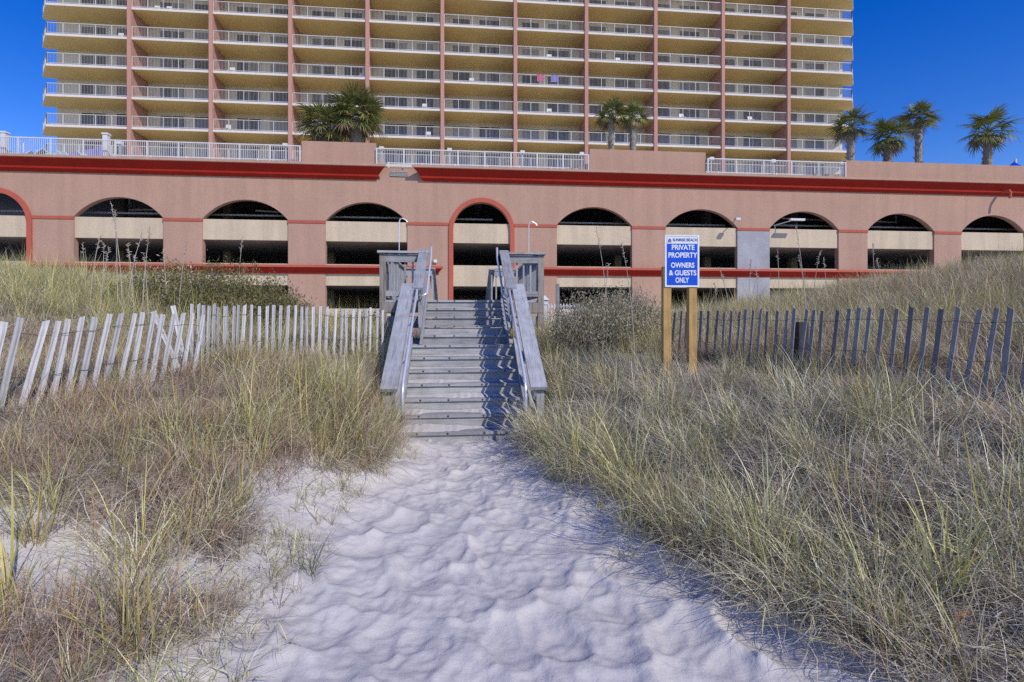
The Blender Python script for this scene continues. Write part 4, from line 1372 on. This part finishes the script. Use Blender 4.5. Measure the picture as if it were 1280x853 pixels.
def scatter(name, label, cat, kinds, nvar, pts, idx, scl, tilt=0.12, leanv=None):
    x, y = pts
    z = ground_z(x, y)
    coll = bpy.data.collections.new(name + '_blades')
    for k in range(nvar):
        ob = bpy.data.objects.new('blades_%02d' % k, proto(kinds, k))
        coll.objects.link(ob)
    me_ = bpy.data.meshes.new(name)
    me_.vertices.add(len(x))
    me_.vertices.foreach_set('co', np.stack([x, y, z], 1).astype(np.float32).ravel())
    rot = np.stack([rng.normal(0, tilt, len(x)), rng.normal(0, tilt, len(x)), rng.uniform(0, 6.283, len(x))], 1)
    a = me_.attributes.new('rot', 'FLOAT_VECTOR', 'POINT'); a.data.foreach_set('vector', rot.astype(np.float32).ravel())
    a = me_.attributes.new('scl', 'FLOAT', 'POINT'); a.data.foreach_set('value', scl.astype(np.float32))
    a = me_.attributes.new('idx', 'INT', 'POINT'); a.data.foreach_set('value', idx.astype(np.int32))
    me_.update()
    ob = bpy.data.objects.new(name, me_)
    C.objects.link(ob)
    tag(ob, label, cat, kind='stuff')
    ng = bpy.data.node_groups.new(name + '_nodes', 'GeometryNodeTree')
    ng.interface.new_socket('Geometry', in_out='INPUT', socket_type='NodeSocketGeometry')
    ng.interface.new_socket('Geometry', in_out='OUTPUT', socket_type='NodeSocketGeometry')
    gi, go = ng.nodes.new('NodeGroupInput'), ng.nodes.new('NodeGroupOutput')
    iop = ng.nodes.new('GeometryNodeInstanceOnPoints')
    ci = ng.nodes.new('GeometryNodeCollectionInfo')
    ci.inputs['Collection'].default_value = coll
    ci.inputs['Separate Children'].default_value = True
    ci.inputs['Reset Children'].default_value = True
    def named(nm, dt):
        q = ng.nodes.new('GeometryNodeInputNamedAttribute')
        q.data_type = dt
        q.inputs['Name'].default_value = nm
        return [o for o in q.outputs if o.enabled and o.name == 'Attribute'][0]
    iop.inputs['Pick Instance'].default_value = True
    L = ng.links.new
    L(gi.outputs[0], iop.inputs['Points'])
    L(ci.outputs[0], iop.inputs['Instance'])
    L(named('idx', 'INT'), iop.inputs['Instance Index'])
    L(named('rot', 'FLOAT_VECTOR'), iop.inputs['Rotation'])
    L(named('scl', 'FLOAT'), iop.inputs['Scale'])
    L(iop.outputs[0], go.inputs[0])
    md = ob.modifiers.new('scatter', 'NODES')
    md.node_group = ng
    return ob

def sample(n, y0, y1, wfun):
    x = rng.uniform(-22, 22, n)
    y = rng.uniform(y0, y1, n)
    k = in_view(x, y) 
    x, y = x[k], y[k]
    k = rng.uniform(0, 1, len(x)) < wfun(x, y)
    return x[k], y[k]

zone = lambda x, y: wob(x, y, 0.9, 0.5, 12)
def dens(y):      # thinner with distance
    return np.clip(1.25 - (y - 2) * 0.055, 0.42, 1)
def fence_near(x, y):
    """distance in front of (+) or behind (-) the right fence line"""
    fx = np.interp(y, [3.0, 3.6, 5.0, 6.7, 7.6], [4.75, 4.35, 3.95, 3.3, 2.7])
    return fx - x
def hscale(x, y):
    stairs_l = np.exp(-(((x + 1.2) / 0.5) ** 2 + ((y - 5.4) / 1.0) ** 2))
    left = np.clip(0.86 - 0.22 * smooth(2.0, 2.9, -x + (y - 4) * -0.3) + 0.35 * stairs_l, 0, 1.12)
    fd = fence_near(x, y)
    right = 0.55 + 0.45 * smooth(0.2, 1.1, fd)
    right = np.where(fd < 0, 0.95, right)
    return np.where(x < 0, np.where(y > 7.2, 0.85, left), right)
def w_oat(x, y):
    c_ = cover(x, y) * dens(y)
    near_stairs = np.exp(-(((x + 1.25) / 0.55) ** 2 + ((y - 5.3) / 1.0) ** 2))
    edge = np.exp(-(np.maximum(xl(y) - x, x - xr(y)) / 0.5) ** 2) * 0.6
    return c_ * np.clip(0.10 + 0.22 * zone(x, y) + 0.8 * near_stairs + np.where(x > 0, 1, 0.15) * (edge + 0.08) + 0.16 * (x < 0) + 0.40 * ((x < -1) & (y > 7)), 0.03, 1)
def w_straw(x, y):
    return cover(x, y) * dens(y) * np.clip(0.45 + 0.35 * np.where(x > 0, 1, -0.6) - 0.2 * zone(x, y), 0.1, 1)
def w_brush(x, y):
    left = np.where((x < -0.6) & (y < 6.8), 0.95, 0)
    rb = np.where(fence_near(x, y) < 0.1, 0.8, 0) * (y > 4)
    return cover(x, y) * dens(y) * np.clip(left + rb + np.where(x > 0, 0.02, 0.15) - 0.25 * zone(x, y), 0.02, 1)
def w_litter(x, y):
    return np.clip(cover(x, y) * 1.0, 0, 1) * np.where(y < 8, 1, 0.0)
def w_sprig(x, y):
    out = np.maximum(xl(y) - x, x - xr(y))
    return np.exp(-((out - 0.02) / 0.16) ** 2) * 0.5 * np.where(x < 0, 1, 0.6) * (y < 6.2) + ((x < -1.0) & (y < 3.6)) * 0.45 * (1 - cover(x, y))

def do(name, label, kinds, nvar, n_per_m2, wf, smin, smax, y1=16, far=1.25):
    n = int(44 * (y1 - 1.3) * n_per_m2)
    x, y = sample(n, 1.3, y1, wf)
    s = rng.uniform(smin, smax, len(x)) * (1 + (far - 1) * smooth(6, 12, y)) * hscale(x, y)
    return scatter(name, label, 'grass', kinds, nvar, (x, y), rng.integers(0, nvar, len(x)), s)
do('sea_oat_grass', 'olive green sea oat grass growing over the dunes', 'oat', 12, 22, w_oat, 0.62, 1.05)
do('dry_dune_grass', 'tangled straw coloured dune grass', 'straw', 12, 17, w_straw, 0.6, 1.1)
do('dry_brush', 'low reddish brown twiggy brush on the dunes', 'brush', 12, 21, w_brush, 0.8, 1.35)
do('dead_grass_litter', 'flattened grey dead blades lying on the sand', 'litter', 6, 20, w_litter, 0.8, 1.3, 8.5)
do('sand_sprigs', 'thin scattered blades along the edge of the sand path', 'sprig', 8, 170, w_sprig, 0.6, 1.1, 7)

# single clumps that stand out
def clump(u, d, label, n, L, tilt, curl, wd, pal, rad=0.10, seed=0, lean=(0, 0), name='grass_clump', cat='grass clump', xy=None):
    x, y = xy or at(u, d)
    r = np.random.default_rng(seed + 500)
    ps = [blades(r, n, rad, L, tilt, curl, wd, pal, 0.04, lean=lean)]
    V, Q, K = merge(ps)
    me_ = np_mesh(name, V, Q, K, M['grass'])
    ob = put(name, me_, (x, y, gz(x, y) - 0.01))
    tag(ob, label, cat)
clump(1180, 2.55, 'bright yellow green grass clump beside a dry orange leaf at the sand edge', 70, (0.4, 0.75), (0.22, 0.15), (0.2, 0.9), 0.007, YELLOW + GREEN, 0.10, 1)
clump(862, 3.35, 'tall olive clump leaning over the path below the blue sign', 110, (0.5, 0.95), (0.3, 0.15), (0.4, 1.2), 0.006, GREEN, 0.13, 2, (-0.15, 0))
clump(960, 3.1, 'broad pale green clump at the shaded edge of the path', 110, (0.45, 0.85), (0.25, 0.18), (0.3, 1.1), 0.006, GREEN + STRAW[:2], 0.13, 3)
clump(80, 2.75, 'sparse orange stemmed clump beside the bare sand hollow', 30, (0.3, 0.7), (0.2, 0.12), (0.2, 0.8), 0.007, YELLOW, 0.06, 4, xy=(-2.25, 3.05))
clump(175, 2.3, 'golden leaning clump at the front of the sand hollow', 34, (0.3, 0.65), (0.25, 0.2), (0.2, 1.0), 0.0075, YELLOW, 0.07, 5)
clump(10, 2.4, 'few broad yellow blades arching over the bare sand hollow', 16, (0.35, 0.7), (0.15, 0.12), (0.2, 0.9), 0.010, YELLOW, 0.06, 6)
clump(385, 3.15, 'dark green rush tuft alone on the edge of the sand path', 34, (0.18, 0.34), (0.3, 0.25), (0.2, 1.0), 0.0042, [(0.09, 0.12, 0.05), (0.14, 0.16, 0.06)], 0.04, 7)
clump(455, 5.0, 'large shaggy tan and green clump beside the foot of the stairs', 190, (0.5, 0.95), (0.3, 0.2), (0.5, 1.6), 0.0055, STRAW + GREEN + YELLOW[:1], 0.24, 8, (0.08, 0))
clump(425, 5.5, 'tall straight green clump next to the stair rail', 130, (0.55, 1.0), (0.15, 0.12), (0.2, 0.9), 0.006, GREEN, 0.18, 9)
clump(700, 5.6, 'dense arching clump hiding the foot of the shaded stair rail', 170, (0.5, 0.95), (0.35, 0.2), (0.5, 1.5), 0.0055, GREEN + STRAW, 0.2, 10, (-0.2, -0.05))
clump(735, 5.0, 'wind bent clump sweeping down to the path', 150, (0.5, 0.95), (0.35, 0.2), (0.5, 1.4), 0.0055, GREEN + STRAW, 0.18, 11, (-0.2, -0.05))
clump(790, 4.2, 'full green clump arching over sand ripples', 140, (0.5, 0.95), (0.35, 0.2), (0.5, 1.4), 0.0058, GREEN, 0.18, 12, (-0.2, -0.05))

# tall dead sea oat stalks
def stalk(u, d, vtop, label, group, seed, bend=0.1):
    r = random.Random(seed)
    x, y = at(u, d)
    zg = gz(x, y)
    zt_ = at(u, d, vtop)[2]
    h = zt_ - zg
    if h < 0.3:
        return
    bx, by = r.uniform(-bend, bend) * h, r.uniform(-bend, bend) * h
    pts = [(x - bx + bx * (1 - f_) * 0 + bx * f_ ** 2 * 1.0, y + by * f_ ** 2, zg - 0.05 + h * f_) for f_ in (0, 0.25, 0.5, 0.75, 1.0)]
    t_ = thing('sea_oat_stalk', label, 'stalk', (x, y, zg), group)
    MB().tube(pts, [0.007, 0.006, 0.005, 0.004, 0.003], 5).build('stem', M['stalk'], t_)
    mb = MB()
    top = Vector(pts[-1])
    for k in range(16):
        f_ = k / 16
        c_ = Vector(pts[-1]).lerp(Vector(pts[-2]), f_ * 0.7)
        a = r.uniform(0, 6.28)
        dv = Vector((math.cos(a), math.sin(a), r.uniform(0.1, 0.9))).normalized() * r.uniform(0.02, 0.05)
        mb.tube([c_, c_ + dv * 0.5, c_ + dv], [0.002, 0.005, 0.0015], 4)
    mb.build('seed_head', M['stalk'], t_)
SG = 'dead sea oat stalks on the dune behind the left fence'
for i, (u, d, vt) in enumerate(((140, 7.5, 250), (150, 7.6, 262), (158, 7.2, 300), (137, 7.0, 305), (172, 7.8, 286), (190, 7.4, 282), (118, 7.4, 290), (102, 7.9, 300), (200, 8.0, 306), (180, 7.0, 312), (235, 7.6, 300), (306, 8.5, 295), (128, 8.2, 300), (164, 8.4, 315))):
    stalk(u, d, vt, 'tall bare stalk standing before the arches behind the bleached fence', 'stalks behind the bleached fence', 100 + i, 0.12)
for i, (u, d, vt) in enumerate(((742, 8.2, 283), (775, 7.6, 300), (762, 7.9, 325), (905, 7.4, 330), (932, 8.2, 322), (948, 8.4, 330), (990, 8.0, 280), (975, 8.4, 305), (1003, 8.6, 315), (1016, 8.0, 312), (1032, 8.8, 318), (1095, 9.0, 300), (1103, 8.6, 318), (890, 7.8, 350), (1220, 8.4, 318))):
    stalk(u, d, vt, 'tall bare stalk standing before the arches behind the shaded fence', 'stalks behind the shaded fence', 200 + i, 0.14)

# shrubs
def shrub(name, label, cx, cy, rx, ry, h, nleaf, lsz, pal, seed, ntwig=40):
    r = np.random.default_rng(seed)
    zg = gz(cx, cy)
    t_ = thing(name, label, 'shrub', (cx, cy, zg))
    mb = MB()
    tips = []
    for k in range(ntwig):
        a = r.uniform(0, 6.28)
        f_ = math.sqrt(r.uniform(0, 1))
        tx, ty = cx + rx * f_ * math.cos(a), cy + ry * f_ * math.sin(a)
        th_ = h * (1 - 0.55 * f_ ** 2) * r.uniform(0.55, 1.08)
        bx, by = cx + (tx - cx) * 0.45, cy + (ty - cy) * 0.45
        b = Vector((bx, by, gz(bx, by) - 0.05))
        e = Vector((tx, ty, gz(tx, ty) * 0.5 + zg * 0.5 + th_))
        mid = b.lerp(e, 0.5) + Vector((r.normal(0, 0.06), r.normal(0, 0.06), 0.04))
        mb.tube([b, mid, e], [0.012, 0.008, 0.003], 4)
        tips.append((b, mid, e))
    mb.build('branches', M['twig'], t_)
    n = nleaf
    ti = r.integers(0, len(tips), n)
    f_ = r.uniform(0.35, 1.05, n)
    B = np.array([t3[1] for t3 in tips])[ti]
    E_ = np.array([t3[2] for t3 in tips])[ti]
    g_ = np.clip((f_ - 0.35) / 0.65, 0, 1.08)[:, None]
    c_ = B + (E_ - B) * g_ + r.normal(0, 0.085, (n, 3)) * np.array([1, 1, 0.8])
    dv = r.normal(0, 1, (n, 3))
    dv[:, 2] = np.abs(dv[:, 2]) + 0.5
    dv /= np.linalg.norm(dv, axis=1, keepdims=True)
    sd_ = np.cross(dv, r.normal(0, 1, (n, 3)))
    sd_ /= np.linalg.norm(sd_, axis=1, keepdims=True)
    ls = lsz * r.uniform(0.6, 1.3, (n, 1))
    P = np.stack([c_, c_ + dv * ls * 0.5, c_ + dv * ls], 1)
    Wd = np.stack([sd_ * ls * 0.05, sd_ * ls * 0.17, sd_ * ls * 0.03], 1)
    pal = np.array(pal)
    cl = pal[r.integers(0, len(pal), n)] * r.uniform(0.7, 1.35, (n, 1)) * 1.25
    V, Q, K = strips(P, Wd, cl)
    V = V - np.array([cx, cy, zg])
    put('foliage', np_mesh('foliage', V, Q, K, M['leaf']), (cx, cy, zg), t_)
OL = [(0.14, 0.16, 0.05), (0.19, 0.19, 0.06), (0.24, 0.21, 0.08), (0.10, 0.125, 0.04), (0.28, 0.24, 0.10)]
OG = [(0.35, 0.35, 0.20), (0.44, 0.42, 0.28), (0.27, 0.28, 0.15), (0.52, 0.47, 0.34)]
x, y = at(300, 8.2); shrub('shrub', 'green bushy shrub behind the kink in the bleached fence', x, y, 1.05, 0.85, 0.98, 16000, 0.042, OL + [(0.30, 0.27, 0.12)], 1, 110)
x, y = at(215, 8.6); shrub('shrub', 'yellowish green shrub behind the middle of the bleached fence', x, y, 0.9, 0.7, 0.8, 11000, 0.042, OL + YELLOW[2:3] + STRAW[:2], 2, 80)
x, y = at(350, 8.9); shrub('shrub', 'sparse reddish twiggy shrub between the green shrub and the stairs', x, y, 0.7, 0.6, 0.8, 1500, 0.05, BROWN + OG, 3, 110)
x, y = at(745, 8.4); shrub('shrub', 'dusty olive shrub between the stairs and the blue sign', x, y, 0.85, 0.7, 1.02, 13000, 0.038, OG + STRAW[4:6], 5, 150)
x, y = at(790, 9.0); shrub('shrub', 'grey green twiggy shrub just behind the blue sign', x, y, 0.7, 0.6, 0.95, 7000, 0.038, OG, 6, 120)
x, y = at(450, 10.5); shrub('shrub', 'low dark shrub beside the landing posts', x, y, 0.6, 0.5, 0.55, 2500, 0.06, OL, 9, 40)

# one dry leaf on the sand
x, y = at(1205, 2.35)
z = gz(x, y) + 0.03
mb = MB()
pr = [(-0.05, 0), (-0.025, 0.028), (0.015, 0.03), (0.055, 0)]
for i in range(3):
    (xa, wa), (xb, wb) = pr[i], pr[i + 1]
    for s in (-1, 1):
        mb.add([(x + xa, y, z + 0.01 * i), (x + xb, y, z + 0.01 * (i + 1)), (x + xb, y + s * wb * 0.6, z + 0.02 + wb * 0.9), (x + xa, y + s * wa * 0.6, z + 0.02 + wa * 0.9)], [(0, 1, 2, 3)])
tag(mb.build('dry_leaf', mat_plain('dry_orange_leaf', (0.45, 0.16, 0.05), 0.8, 0.3, 30)), 'curled orange dry leaf on the sand under the yellow clump', 'leaf')
for ob in bpy.data.objects:
    if '_w' in ob:
        del ob['_w']
